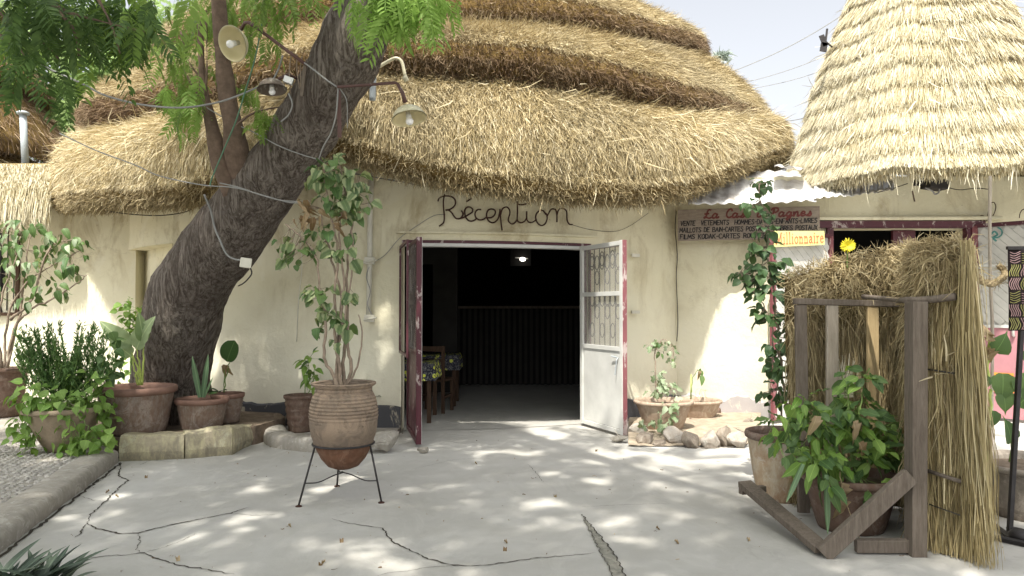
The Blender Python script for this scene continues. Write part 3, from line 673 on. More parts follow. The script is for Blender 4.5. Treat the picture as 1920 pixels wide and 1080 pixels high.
def wallmesh():
    ths = sorted(set([TD0, TD1, TN0, TN1]+list(np.arange(R(-75), R(62), R(0.8))))); zs = sorted(set([ZD, ZN0, ZN1]+list(np.arange(0, 3.41, 0.12))))
    mb = MB()
    def hole(t, z): return (TD0 < t < TD1 and z < ZD) or (TN0 < t < TN1 and ZN0 < z < ZN1)
    idx = {}
    def vid(i, j, r, inner):
        k = (i, j, inner)
        if k not in idx:
            p = np.array(pang(ths[i], r, zs[j])); edge_ = min(abs(ths[i]-TD0), abs(ths[i]-TD1), abs(ths[i]-TN0), abs(ths[i]-TN1)) < 1e-6
            if not inner:
                d = 0.022*float(snoise(p[None], 1.6, 5)[0])+0.010*float(snoise(p[None], 5, 6)[0])
                if edge_: d *= .3
                p = np.array(pang(ths[i], r+d, zs[j]))
            idx[k] = len(mb.v); mb.v.append(tuple(p))
        return idx[k]
    for i in range(len(ths)-1):
        for j in range(len(zs)-1):
            if hole((ths[i]+ths[i+1])/2, (zs[j]+zs[j+1])/2): continue
            mb.f.append((vid(i, j, RW, 0), vid(i+1, j, RW, 0), vid(i+1, j+1, RW, 0), vid(i, j+1, RW, 0)))
    # reveals around the doorway and the niche
    for (t0, t1, z0, z1, dp) in ((TD0, TD1, 0, ZD, .26), (TN0, TN1, ZN0, ZN1, .24)):
        for t in (t0, t1): mb.add([pang(t, RW-dp, z0), pang(t, RW+.003, z0), pang(t, RW+.003, z1), pang(t, RW-dp, z1)], [(0, 1, 2, 3)])
        for z in ((z1,) if z0 == 0 else (z0, z1)):
            n = 8; mb.grid([[pang(t0+(t1-t0)*i/n, RW+.003, z) for i in range(n+1)], [pang(t0+(t1-t0)*i/n, RW-dp, z) for i in range(n+1)]])
    return mb
wallmesh().build('wall', M['plaster'], hut, smooth=True)
# inner face of the wall and the room
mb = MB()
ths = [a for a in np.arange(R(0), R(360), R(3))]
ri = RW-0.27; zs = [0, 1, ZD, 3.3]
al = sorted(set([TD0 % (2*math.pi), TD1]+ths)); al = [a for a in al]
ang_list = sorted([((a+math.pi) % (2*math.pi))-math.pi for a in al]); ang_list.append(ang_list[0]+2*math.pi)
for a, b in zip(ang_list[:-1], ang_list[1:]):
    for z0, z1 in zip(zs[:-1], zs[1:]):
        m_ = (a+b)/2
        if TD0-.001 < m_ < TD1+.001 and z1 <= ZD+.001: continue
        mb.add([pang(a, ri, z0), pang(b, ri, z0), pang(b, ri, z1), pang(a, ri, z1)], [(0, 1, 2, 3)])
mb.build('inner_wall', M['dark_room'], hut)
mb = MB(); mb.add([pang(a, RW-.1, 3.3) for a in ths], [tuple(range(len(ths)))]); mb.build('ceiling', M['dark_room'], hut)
mb = MB(); mb.grid([[pang(TN0+(TN1-TN0)*i/6, RW-.24, z) for i in range(7)] for z in (ZN0, ZN1)]); mb.build('niche_back', M['plaster'], hut)
# smooth plaster band round the doorway and a door head board
mb = MB()
n = 14
def ring(t0, t1, z0, z1, r0, r1, mb):
    k = max(1, int(abs(t1-t0)/R(1.5)))
    for i in range(k):
        a = t0+(t1-t0)*i/k; b = t0+(t1-t0)*(i+1)/k
        P_ = [pang(a, r0, z0), pang(b, r0, z0), pang(b, r0, z1), pang(a, r0, z1), pang(a, r1, z0), pang(b, r1, z0), pang(b, r1, z1), pang(a, r1, z1)]
        mb.add(P_, [(0, 3, 2, 1), (4, 5, 6, 7), (0, 1, 5, 4), (3, 7, 6, 2)]+([(0, 4, 7, 3)] if i == 0 else [])+([(1, 2, 6, 5)] if i == k-1 else []))
ring(TD0-R(.6), TD1+R(1.0), ZD+.075, ZD+.10, RW-.02, RW+.05, mb); mb.build('door_ledge', M['plaster'], hut)
mb = MB(); ring(TD0, TD1, ZD-.035, ZD-.002, RW-.16, RW+.012, mb); mb.build('door_frame', M['burgundy'], hut)
mb = MB(); ring(TD0+R(.4), TD1-R(.4), ZD-.075, ZD-.037, RW-.14, RW+.0, mb); mb.build('door_frame_bead', M['white_metal'], hut)
# painted plinth
mb = MB()
for (t0, t1) in ((ang_px(330)[0], TD0), ):
    k = 40; rows = []
    for i in range(k+1):
        t = t0+(t1-t0)*i/k; h = 0.31+0.012*math.sin(i*.6)+rnd(-.012, .012); rows.append([pang(t, RW+.05, -.01), pang(t, RW+.05, h-.02), pang(t, RW+.02, h)])
    mb.grid(rows)
mb.build('plinth', M['plinth'], hut); mb = MB()
t0, t1 = TD1+R(2.5), ang_px(1268)[0]; rows = []
for i in range(13):
    t = t0+(t1-t0)*i/12; h = .27+rnd(-.03, .03); rows.append([pang(t, RW+.05, -.01), pang(t, RW+.05, h-.02), pang(t, RW+.02, h)])
mb.grid(rows); mb.build('plinth', M['plinth'], hut)
# floor of the room
mb = MB(); mb.add([pang(a, RW-.05, .006) for a in ths], [tuple(range(len(ths)))]); mb.build('floor', M['concrete'], kind='structure')

# roof: tiers described by the lip heights seen at each bearing
ZC = {
 'e': ([60,85,150,250,330,400,470,560,620,650,700,800,900,1000,1100,1200,1280,1340,1400,1440,1490], [388,384,384,380,376,360,338,308,286,288,308,334,350,362,372,376,368,346,318,302,292]),
 't2': ([110,165,250,330,400,500,600,700,800,900,1000,1100,1200,1300,1400,1455], [252,238,228,212,200,175,152,140,142,146,156,170,192,216,246,268]),
 't3': ([300,400,520,600,700,800,900,1000,1100,1200,1290,1335], [120,85,60,50,42,42,48,55,66,82,105,122]),
 't4': ([500,600,800,900,1000,1100,1170], [-30,-48,-55,-50,-35,-8,20])}
def lipz(key, th, r):
    xs, ys = ZC[key]; p = pang(th, r); dirp = math.atan2(p.x, p.y); D = math.hypot(C0.x, C0.y); lim = math.acos(min(1, r/D))*0.985
    thc = math.atan2(-C0.x, C0.y); t = max(thc-lim, min(thc+lim, th)); q = pang(t, r); px = 960+F*q.x/q.y
    return zat(float(np.interp(px, xs, ys)), q.y)
NTH = 300; TH = np.linspace(R(-100), R(100), NTH)
def tier_grid(kb, kt, rin, rlip, rtop, hl, bulge, ztop=None):
    G = []; 
    for th in TH:
        zb = lipz(kb, th, rlip); zt = ztop if ztop else lipz(kt, th, rtop)+.05
        uc = .0 if kb == 'e' else .13; prof = [(rin, zb+.22), (rin+(rlip-rin)*.6, zb+.05), (rlip-.08-uc, zb-.0), (rlip-uc*.6, zb+.07), (rlip+.02, zb+hl*.65), (rlip-.03, zb+hl)]
        n = 22
        for i in range(1, n+1):
            t = i/n; r = (rlip-.03)+(rtop-(rlip-.03))*t; z = zb+hl+(zt-(zb+hl))*t
            b = bulge*math.sin(math.pi*t**.8); L = math.hypot(rlip-rtop, zt-zb-hl); nr, nz = (zt-zb-hl)/L, (rlip-rtop)/L
            prof.append((r+nr*b, z+nz*b))
        G.append([tuple(pang(th, r, z)) for r, z in prof])
    G = np.array(G); P_ = G.reshape(-1, 3); d = 0.045*snoise(P_, 1.5, 11)+.028*snoise(P_, 4.5, 12)
    out = nrm(P_-np.array([C0.x, C0.y, P_[:, 2].mean()-3])); G = (P_+out*d[:, None]).reshape(G.shape)
    # the thatch is notched where the trunk leans through the eave
    return G
roof = thing('roof', None, None); roof.parent = hut; roof.location = (0, 0, 0)
TIERS = [tier_grid('e', 't2', 5.2, 6.21, 5.58, .26, .20), tier_grid('t2', 't3', 5.25, 5.94, 4.72, .36, .07),
         tier_grid('t3', 't4', 4.3, 4.88, 3.50, .38, .06), tier_grid('t4', None, 3.2, 3.62, .05, .3, .25, 9.6)]
COUNT = [(270000, 46000), (135000, 66000), (80000, 42000), (14000, 9000)]
for k, G in enumerate(TIERS):
    ti = grid_obj('thatch_tier', G, M['thatch_base'], roof)
    sf = Surf(G); n1, n2 = COUNT[k]
    # combed straw of the upper face
    P, N, dn, i, j = sf.sample(n1, 40, 262, 6 if k else 4, None)
    N = nrm(N*np.sign(((P-np.array([C0.x, C0.y, 2.0]))*N).sum(1))[:, None])
    mess = np.clip(0.4+0.4*snoise(P, 2.3, 20+k), 0.1, 1.2)[:, None]
    d = nrm(dn+RNG.normal(size=P.shape)*0.34*(0.65+mess)+N*RNG.uniform(.02, .16, (n1, 1)))
    side = np.stack([np.cos(np.arctan2(P[:, 0]-C0.x, C0.y-P[:, 1])), np.sin(np.arctan2(P[:, 0]-C0.x, C0.y-P[:, 1])), np.zeros(n1)], 1)
    d = nrm(d+side*(0.22*snoise(P, 0.8, 30+k))[:, None])
    L = RNG.uniform(.06, .22, (n1, 1)); frac = (j-4)/22.0; L = L*np.clip(.35+frac*5, .2, 1)[:, None] if k else L*np.clip(.5+frac*5, .3, 1)[:, None]; course = np.sin(P[:, 2]*26+snoise(P, 2.0, 50)*1.7)*0.5
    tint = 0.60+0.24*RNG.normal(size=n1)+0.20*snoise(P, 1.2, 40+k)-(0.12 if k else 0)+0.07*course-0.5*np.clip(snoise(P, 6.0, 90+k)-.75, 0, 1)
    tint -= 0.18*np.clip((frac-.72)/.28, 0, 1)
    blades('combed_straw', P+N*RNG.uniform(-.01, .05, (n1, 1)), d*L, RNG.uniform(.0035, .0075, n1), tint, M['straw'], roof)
    # ragged cut ends of the lip
    P, N, dn, i, j = sf.sample(n2, 40, 262, 1, 6)
    rad = nrm(np.stack([P[:, 0]-C0.x, P[:, 1]-C0.y, np.zeros(n2)], 1)); d = nrm(rad*RNG.uniform(.1, 1.0, (n2, 1))+np.array([0, 0, -1.0])*RNG.uniform(.2, 1.1, (n2, 1))+RNG.normal(size=P.shape)*.38)
    L = RNG.uniform(.05, .17, (n2, 1)); tint = 0.40+0.24*RNG.normal(size=n2)
    blades('cut_straw_ends', P-rad*.03, d*L, RNG.uniform(.005, .011, n2), tint, M['straw_brown'] if k else M['straw_dull'], roof, .3)
# a few long stray stalks hanging from the eave
P, N, dn, i, j = Surf(TIERS[0]).sample(420, 40, 262, 1, 4)
d = nrm(RNG.normal(size=P.shape)*.25+np.array([0, -.2, -1])); blades('stray_stalks', P, d*RNG.uniform(.08, .28, (420, 1)), RNG.uniform(.005, .011, 420), RNG.uniform(.3, 1, 420), M['straw'], roof, .2)
# stray stalks lying about on the roof, at all angles
P, N, dn, i, j = Surf(TIERS[0]).sample(2600, 40, 262, 5, 27); N = nrm(N*np.sign(N[:, 2:3])); d = nrm(dn+RNG.normal(size=P.shape)*.7); blades('loose_straw', P+N*.05, d*RNG.uniform(.15, .42, (2600, 1)), RNG.uniform(.006, .011, 2600), RNG.uniform(.5, 1, 2600), M['straw'], roof, .25)

# ------------------------------------------------------------------ doors
hl_ = pang(ang_px(767)[0], RW-.04); fl_ = at(786, 600, 7.80); hl_.z = fl_.z = 0
hr_ = pang(ang_px(1089)[0], RW+.03); fr_ = at(1171, 600, 8.36); hr_.z = fr_.z = 0
def door_leaf(name, hp, fp, label, zt, face):
    """metal leaf: white inside, burgundy outside; face = +1 when the inside is to the left of hinge->free"""
    d = (fp-hp); L = d.length; d.normalize(); nv = Vector((-d.y, d.x, 0))*face; z0 = .03
    root = thing(name, None, None); root['label'] = label; root.parent = hut; root.location = hp-wloc(hut)
    P_ = lambda s_, z, o=0: hp+d*s_+nv*o+Vector((0, 0, z))
    up = (0, 0, 1)
    def rail(a, b, wd, mb, o=.0, th=.012): mb.bar(P_(*a, o), P_(*b, o), th, wd, up if abs(a[1]-b[1]) < 1e-6 else d)
    zm, zb = z0+(zt-z0)*.725, z0+(zt-z0)*.41+.06
    for o, mat in ((.016, M['white_metal']), (-.016, M['burgundy'])):
        mb = MB()
        # stiles and rails, each butted
        for a in (.03, L-.03): mb.bar(P_(a, z0, o), P_(a, zt, o), .030, .06, d)
        for zc in (z0+.03, zb, zm, zt-.03): mb.bar(P_(.06, zc, o), P_(L-.06, zc, o), .028, .05, up)
        o_ = mb.build('leaf_frame', mat, root, bevel=.003)
    mb = MB(); mb.bar(P_(.055, (z0+.05+zb)/2, .012), P_(L-.055, (z0+.05+zb)/2, .012), .010, zb-z0-.07, up); mb.build('bottom_panel', M['white_metal'], root)
    mb = MB(); mb.bar(P_(.055, (z0+.05+zb)/2, -.012), P_(L-.055, (z0+.05+zb)/2, -.012), .010, zb-z0-.07, up); mb.build('bottom_panel', M['burgundy'], root)
    # panes
    for a, b in ((zb+.02, zm-.02), (zm+.02, zt-.055)):
        mb = MB(); mb.bar(P_(.06, (a+b)/2, .002), P_(L-.06, (a+b)/2, .002), .004, b-a, up); mb.build('pane', M['glass'], root)
    # grille bars with rings
    nb = 7; xs = [.06+(L-.12)*(i+.6)/(nb+.2) for i in range(nb)]
    for i, x in enumerate(xs):
        mb = MB(); mb.tube([P_(x, zb+.02, -.035), P_(x, zt-.05, -.035)], .006, 6); mb.build('grille_bar', M['iron_grille'], root)
    for i in range(nb-1):
        xc = (xs[i]+xs[i+1])/2
        for zc in ((zb+.20+.22*(i % 2)), (zb+.52+.14*(i % 2) if False else zm-.06), (zm+.20+.22*((i+1) % 2)) , (zt-.22+.0*(i % 2))):
            if zc > zt-.1: continue
            mb = MB(); mb.tube([P_(xc+(xs[1]-xs[0])*.42*math.cos(q*.5236), zc+.085*math.sin(q*.5236), -.035) for q in range(13)], .006, 5, False); mb.build('grille_ring', M['iron_grille'], root)
    # outer protecting box of the grille, burgundy
    a0, a1 = zb-.05, zt-.02
    for o in ((-.075,) if face < 0 else (-.115,)):
        mb = MB()
        for s_ in (.06, L-.10): mb.bar(P_(s_, a0, o), P_(s_, a1, o), .022, .03, d)
        for z in (a0+.015, a1-.015): mb.bar(P_(.075, z, o), P_(L-.115, z, o), .022, .03, up)
        mb.build('outer_grille_frame', M['pink'] if face < 0 else M['burgundy'], root)
    mb = MB(); mb.bar(P_(L+.006, z0, 0), P_(L+.006, zt, 0), .052, .008, d); mb.build('leaf_edge', M['pink'] if face < 0 else M['burgundy'], root)
    mb = MB(); hz = z0+.83; mb.tube([P_(L-.10, hz+.03, .04), P_(L-.20, hz+.04, .05)], .008, 6); mb.tube([P_(L-.10, hz+.03, .02), P_(L-.10, hz, .045), P_(L-.125, hz-.17, .05)], .006, 6); mb.build('handle', M['iron' if face > 0 else 'grey_pipe'], root)
    return root
door_leaf('door', hr_, fr_, 'right door leaf showing its white inner face', ZD-.04, -1)
dl = door_leaf('door', hl_, fl_, 'left door leaf seen edge on, burgundy outside', ZD-.06, 1)
# wall hooks that hold the right leaf
for px, py in ((1190, 479), (1190, 585)):
    mb = MB(); c = on_wall(px, py, .05); mb.bar(c+Vector((-.05, -.05, 0)), c+Vector((.06, .01, 0)), .03, .04); mb.build('wall_hook', M['white_pipe'], hut)
# ------------------------------------------------------------------ things on the front of the hut
RECE = [
 ('R', [[(215,155),(205,200),(200,260),(205,340),(212,420),(210,470),(195,505),(150,538)], [(135,240),(150,205),(190,182),(240,175),(300,185),(340,220),(345,270),(320,310),(280,335),(235,345)], [(225,345),(260,345),(300,375),(325,415),(355,445),(400,445),(430,415),(435,380),(415,350)]]),
 ('e', [[(380,450),(440,435),(500,400),(545,370),(550,335),(525,312),(490,310),(462,335),(455,375),(465,420),(490,460),(530,478),(575,465),(605,440)], [(475,245),(540,205)]]),
 ('c', [[(655,340),(620,338),(590,360),(580,400),(595,440),(635,463),(680,455),(715,432)]]),
 ('e', [[(715,435),(770,435),(810,410),(825,370),(810,340),(775,332),(740,345),(720,385),(722,430),(745,475),(790,497),(830,480),(860,440),(875,380),(880,345)]]),
 ('p', [[(880,330),(885,420),(893,500),(905,590)], [(888,400),(905,340),(935,312),(970,312),(995,345),(998,390),(985,430),(980,470),(1000,500),(1030,512),(1065,490),(1085,460)]]),
 ('t', [[(1090,275),(1090,360),(1088,462),(1110,490),(1145,495),(1180,475),(1198,440)], [(1085,240),(1100,275),(1160,280),(1200,268)]]),
 ('i', [[(1200,360),(1200,440),(1215,480),(1250,495),(1290,480),(1318,450)]]),
 ('o', [[(1430,400),(1400,355),(1360,350),(1320,385),(1308,440),(1330,500),(1375,530),(1420,510),(1445,450),(1440,400),(1425,380)]]),
 ('n', [[(1440,430),(1465,380),(1490,340),(1520,330),(1550,345),(1562,400),(1563,490)], [(1565,400),(1580,350),(1610,325),(1650,330),(1680,365),(1682,430),(1690,480),(1715,515),(1750,518)]])]
rs = thing('wall_lettering', 'dark bent rod lettering reading Réception above the double doors', 'sign', on_wall(940, 395))
for ch, sts in RECE:
    mb = MB()
    for st in sts: mb.tube(catmull([on_wall(800+x/6.4, 340+y/6.4, .05) for x, y in st], 5), .0095, 6)
    mb.build('letter', M['rust'], rs, True)
# conduit pipe on the wall with its boxes
pi = thing('conduit_pipe', 'cream painted pipe running down the wall left of the doors', 'pipe', on_wall(693, 600, .05))
mb = MB(); mb.tube([on_wall(697, 318, .06), on_wall(694, 400, .06), on_wall(693, 500, .06), on_wall(691, 602, .06)], .031, 12); mb.build('pipe', M['white_pipe'], pi, True)
for py in (489, 597):
    mb = MB(); mb.box(on_wall(693, py, .075), (.12, .05, .085)); mb.tube([on_wall(681, py+3, .12), on_wall(706, py-2, .12)], .014, 6); mb.build('pipe_clamp', M['white_pipe'], pi, bevel=.012)
def cable(name, pts, r, mat, label, cat='cable', group=None, k=6):
    mb = MB(); mb.tube(catmull(pts, k), r, 5); return tag(mb.build(name, mat, None, True), label, cat, group)
W_ = lambda l, o=.035: [on_wall(x, y, o) for x, y in l]
cable('wall_cable', W_([(700,492),(722,478),(748,448),(775,428),(812,405),(835,402)]), .004, M['cable_grey'], 'thin grey wire climbing from the pipe clamp towards the lettering')
cable('wall_cable', W_([(1068,420),(1105,430),(1150,434),(1180,424),(1215,400)]), .003, M['cable_dark'], 'thin dark wire sagging from the last letter towards the right')
cable('wall_cable', W_([(692,500),(687,520),(694,545),(689,570),(697,590),(700,600)], .09), .006, M['cable_grey'], 'loose wire wound along the lower part of the cream pipe')
cable('wall_cable', W_([(562,435),(566,500),(560,560),(556,640)], .02), .005, M['white_pipe'], 'thin painted wire dropping down the wall beside the leaning trunk')
cable('wall_cable', W_([(1268,395),(1266,430),(1270,480),(1268,520),(1271,600),(1269,640)], .03), .006, M['cable_dark'], 'dark vertical wire in the corner beside the painted shop board')
cable('eave_wire', W_([(655,322),(690,330),(740,338),(800,350),(860,352)], .25), .004, M['cable_grey'], 'thin wire strung under the eave above the cream pipe')

# ------------------------------------------------------------------ left wing, far hut
wing = thing('wing_wall', 'plain cream wall running left from the round hut behind the shrubs', 'wall', (-7, 11.2, 0))
a = Vector((-5.55, 11.0, 0)); b = Vector((-10.5, 11.5, 0)); dr = (b-a).normalized(); rows = []
def wingp(s_, z, o=0): 
    p = a+dr*s_; q = float(snoise(np.array([[p.x, z, 3.0]]), 2.2, 8)[0])*.015; return (p.x-.1*0, p.y-o+q, z)
for i in range(60): rows.append([wingp(i*.083, z) for z in np.arange(0, 3.5, .12)])
mb = MB(); mb.grid(rows); mb.build('plaster_face', M['plaster'], wing, True)
mb = MB(); mb.add([(-5.55, 11.0, 0), (-5.55, 11.0, 3.4), (-5.55, 13, 3.4), (-5.55, 13, 0)], [(0, 1, 2, 3)]); mb.build('wall_end', M['plaster'], wing)
win = thing('window', None, None); win.parent = wing; win.location = at(12, 520, 11.3)-wing.location
c = at(10, 520, 11.22)
mb = MB(); mb.box(c+Vector((0, 0.02, .1)), (.42, .05, 1.25)); mb.build('opening_shade', M['dark_room'], win)  # dark slab on the wall stands in for the window's shade
mb = MB()
for dx in (-.22, .22): mb.box(c+Vector((dx, -.03, .1)), (.05, .08, 1.35))
for z in (-.55, .75): mb.box(c+Vector((0, -.03, z)), (.39, .08, .05))
mb.build('frame', M['wood_brown'], win)
for k in range(4):
    mb = MB(); q = c+Vector((-.15+.1*k, -.03, .1)); mb.tube([q+Vector((0, 0, -.6)), q+Vector((0, 0, .6))], .008, 6); mb.build('window_bar', M['iron'], win)
# straw fringe awning over the wing wall
aw = thing('straw_awning', 'pale bristly straw fringe hanging over the left wall', 'awning', at(40, 400, 10.5))
G = []
for px in np.linspace(-110, 93, 30):
    yb = 10.45; zt = zat(308, 10.75); zb = zat(398, yb)
    G.append([tuple(at(px, 400, y)*1.0) if False else ((px-960)/F*y, y, z) for y, z in ((10.75, zb+.12), (yb+.06, zb), (yb, zb+.1), (yb+.06, (zb+zt)/2), (10.72, zt), (11.3, zt+.12))])
G = np.array(G); grid_obj('straw_bed', G, M['thatch_pale'], aw); sf = Surf(G)
P, N, dn, i, j = sf.sample(9000, j0=1, j1=4); d = nrm(np.array([0, -.12, -1.0])+RNG.normal(size=P.shape)*.07)
blades('straw_fringe', P+np.array([0, -.03, 0])*RNG.random((9000, 1)), d*RNG.uniform(.12, .34, (9000, 1)), RNG.uniform(.007, .013, 9000), .6+.25*RNG.normal(size=9000), M['straw_pale'], aw, .05)
pp = thing('vent_pipe', 'grey vent pipe with flat cap standing above the left straw awning', 'pipe', at(45, 305, 11.6))
mb = MB(); mb.tube([at(48, 320, 11.6), at(43, 214, 11.6)], .052, 14); mb.build('pipe', M['grey_pipe'], pp, True)
mb = MB(); c = at(43, 212, 11.6); mb.lathe(c, [(.0, .03), (.06, .028), (.095, .005), (.09, -.02), (.05, -.02)], 16, cap0=False); mb.build('cap', M['grey_pipe'], pp, True)
far = thing('thatched_hut', 'distant round hut at the left edge under a brown tiered straw roof', 'hut', (-13.6, 17.5, 0))
CF = Vector((-15.5, 17.4, 0))
def ftier(r0, r1, z0, z1, hl=.3):
    G = []
    for th in np.linspace(R(-60), R(120), 110):
        pr = [(r0-.5, z0+.15), (r0-.1, z0-.02), (r0, z0+.1), (r0, z0+hl)]+[(r0+(r1-r0)*t+.12*math.sin(3.14*t)*.6, z0+hl+(z1-z0-hl)*t+.15*math.sin(3.14*t)) for t in np.linspace(.05, 1, 14)]
        G.append([(CF.x+r*math.sin(th), CF.y-r*math.cos(th), z) for r, z in pr])
    G = np.array(G); P_ = G.reshape(-1, 3); return (P_+(0.05*snoise(P_, 1.5, 3))[:, None]*np.array([[.5, -.5, .7]])).reshape(G.shape)
froof = thing('roof', None, None); froof.parent = far; froof.location = (0, 0, 0)
for (r0, r1, z0, z1) in ((5.15, 3.8, 3.3, 5.1), (4.6, 3.2, 4.9, 7.0), (4.0, 2.4, 6.6, 8.7), (3.1, .05, 8.3, 11)):
    G = ftier(r0, r1, z0, z1); grid_obj('thatch_tier', G, M['thatch_base'], froof); sf = Surf(G); n1 = 9000
    P, N, dn, i, j = sf.sample(n1, j0=1); d = nrm(dn+RNG.normal(size=P.shape)*.3+np.array([0, -.1, .05]))
    tint = .50+.2*RNG.normal(size=n1)-.35*(j < 4); blades('combed_straw', P, d*RNG.uniform(.15, .4, (n1, 1)), RNG.uniform(.010, .02, n1), tint, M['straw_brown'] if z0 > 3.4 else M['straw_dull'], froof)
mb = MB(); mb.lathe(CF, [(4.3, 0), (4.3, 3.6)], 40, cap0=False); mb.build('wall', M['plaster'], far, True)

# ------------------------------------------------------------------ shop hut on the right
shop = thing('thatched_hut', 'small cream shop hut on the right under a tall pale straw cone', 'hut', (5.7, 10.6, 0))
YS = 9.85
def shopwall():
    mb = MB(); X0, X1 = at(1550, 500, YS).x, at(1822, 500, YS).x; zt = zat(428, YS)
    pts = [(2.05, 10.42), (2.25, 10.22), (2.6, 10.08), (3.45, 9.9), (X0, YS)]
    def gp(x, y, z): 
        q = float(snoise(np.array([[x, z, y]]), 1.8, 9)[0]); return (x, y+.02*q, z)
    zs = list(np.arange(0, 3.3, .11)); rows = []
    for (xa, ya), (xb, yb) in zip(pts[:-1], pts[1:]):
        for i in range(10): rows.append([gp(xa+(xb-xa)*i/10, ya+(yb-ya)*i/10, z) for z in zs])
    rows.append([gp(X0, YS, z) for z in zs]); mb.grid(rows)
    zh = [zt]+[z for z in zs if z > zt+.03]; mb.grid([[gp(X0+(X1-X0)*i/20, YS, z) for z in zh] for i in range(21)])
    mb.grid([[gp(X1+.25*i, YS, z) for z in zs] for i in range(17)])
    for x in (X0, X1): mb.add([(x, YS, 0), (x, YS+.3, 0), (x, YS+.3, zt), (x, YS, zt)], [(0, 1, 2, 3)])
    mb.add([(X0, YS, zt), (X1, YS, zt), (X1, YS+.3, zt), (X0, YS+.3, zt)], [(0, 1, 2, 3)]); return mb, X0, X1, zt
mbs, X0, X1, ZT = shopwall(); mbs.build('wall', M['plaster'], shop, True)
mb = MB(); rows = []
for i in range(40):
    t = i/39; x = 2.3+(X0-.05-2.3)*t; y = float(np.interp(x, [2.25, 2.6, 3.45, X0], [10.22, 10.08, 9.9, YS]))-.05; h = .25+.04*math.sin(i*.5)+rnd(-.02, .02); rows.append([(x, y, 0), (x, y, h-.02), (x, y+.05, h)])
mb.grid(rows); mb.build('plinth', M['plinth_grey'], shop)
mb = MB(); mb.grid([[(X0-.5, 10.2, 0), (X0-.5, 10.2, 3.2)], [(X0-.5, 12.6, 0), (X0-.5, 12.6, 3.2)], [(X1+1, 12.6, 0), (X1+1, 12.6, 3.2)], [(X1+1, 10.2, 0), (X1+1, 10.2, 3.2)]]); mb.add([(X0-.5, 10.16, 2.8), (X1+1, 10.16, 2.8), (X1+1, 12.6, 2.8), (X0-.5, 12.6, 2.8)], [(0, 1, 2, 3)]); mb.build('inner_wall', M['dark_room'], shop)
mb = MB(); mb.box(((X0+X1)/2, YS-.02, ZT+.045), (X1-X0+.3, .10, .09)); 
for x in (X0+.04, X1-.04): mb.box((x, YS+.01, ZT/2), (.08, .1, ZT))
mb.box((X0+1.12, YS+.2, ZT/2), (.30, .06, ZT-.02)); mb.build('door_frame', M['burgundy'], shop)
mb = MB(); mb.box(((X0+X1)/2, YS-.05, ZT+.125), (X1-X0+.7, .12, .05), jit=.01); mb.build('door_ledge', M['plaster'], shop, bevel=.012)
# shop door leaves with diagonal boards
def plank_leaf(hp, fp, label, zt, zsplit, lowmat, edge_mat, low_label=None):
    d = fp-hp; L = d.length; d.normalize(); nv = Vector((-d.y, d.x, 0)); 
    if nv.y > 0: nv = -nv
    root = thing('door', None, None); root['label'] = label; root.parent = shop; root.location = hp-shop.location
    P_ = lambda s_, z, o=0: hp+d*s_+nv*o+Vector((0, 0, z)); up = (0, 0, 1)
    mb = MB(); mb.bar(P_(.0, (zsplit+zt)/2, -.012), P_(L, (zsplit+zt)/2, -.012), .02, zt-zsplit, up); mb.build('backing', M['plank_white'], root)
    step = .125; z = zsplit-L
    while z < zt:
        # board running down to the right at 45 degrees, clipped to the panel
        s0 = .04; z0_ = z; s1 = L-.04; z1_ = z+(s1-s0)
        if z0_ < zsplit+.04: s0 += zsplit+.04-z0_; z0_ = zsplit+.04
        if z1_ > zt-.05: s1 -= z1_-(zt-.05); z1_ = zt-.05
        if s1-s0 > .06:
            if hp.x > fp.x: A_, B_ = P_(s0, z0_, .008), P_(s1, z1_, .008)
            else: A_, B_ = P_(L-s1, z1_, .008), P_(L-s0, z0_, .008)
            mb = MB(); mb.bar(A_, B_, .018, .086, nv.cross(B_-A_)); mb.build('plank', M['plank_white'], root, bevel=.004)
        z += step
    mb = MB(); mb.bar(P_(.0, zt+.0, .0), P_(L, zt+.0, .0), .06, .05, up); mb.build('top_rail', M['burgundy'], root)
    mb = MB(); mb.bar(P_(.04, zsplit, .014), P_(L-.04, zsplit, .014), .04, .035, up); mb.bar(P_(.04, (zt*.6+zsplit*.4), .020), P_(L-.04, (zt*.6+zsplit*.4), .020), .02, .03, up); mb.build('white_rail', M['white_metal'], root)
    mb = MB(); mb.bar(P_(.0, (.04+zsplit)/2-.01, .0), P_(L, (.04+zsplit)/2-.01, .0), .03, zsplit-.06, up); mb.build('bottom_panel', lowmat, root)
    mb = MB()
    for s_ in (.0, L): mb.bar(P_(s_, .04, .005), P_(s_, zt, .005), .05, .06, d)
    mb.build('stile', edge_mat, root); return root, P_, L, nv
h1 = Vector((X0+.02, YS-.06, 0)); f1 = Vector((at(1449, 600, 9.38).x, 9.38, 0)); zt1 = zat(440, 9.6)
r1_, P1, L1, nv1 = plank_leaf(h1, f1, 'left shop door leaf, diagonal greyish boards and a pink edge', zt1, .95, M['plank_white'], M['pink'])
h2 = Vector((X1+.02, YS-.06, 0)); f2 = Vector((at(1968, 600, 9.2).x, 9.2, 0)); zt2 = zat(421, 9.6)
r2_, P2, L2, nv2 = plank_leaf(h2, f2, 'right shop door leaf, diagonal boards above a faded pink panel', zt2, zat(612, 9.55), M['shop_pink'], M['pink'])
mb = MB(); q0 = at(1852, 450, 9.55); ux2 = (f2-h2).normalized()
mb.tube([at(1866+13*math.cos(t), 436+10*math.sin(t), 9.52) for t in np.linspace(-1.2, 2.2, 9)], .010, 5); mb.tube(catmull([at(1858, 440, 9.52), at(1864, 434, 9.52), at(1870, 440, 9.52), at(1862, 446, 9.52), at(1868, 452, 9.52)], 4), .012, 5); mb.build('painted_mark', M['teal'], r2_)
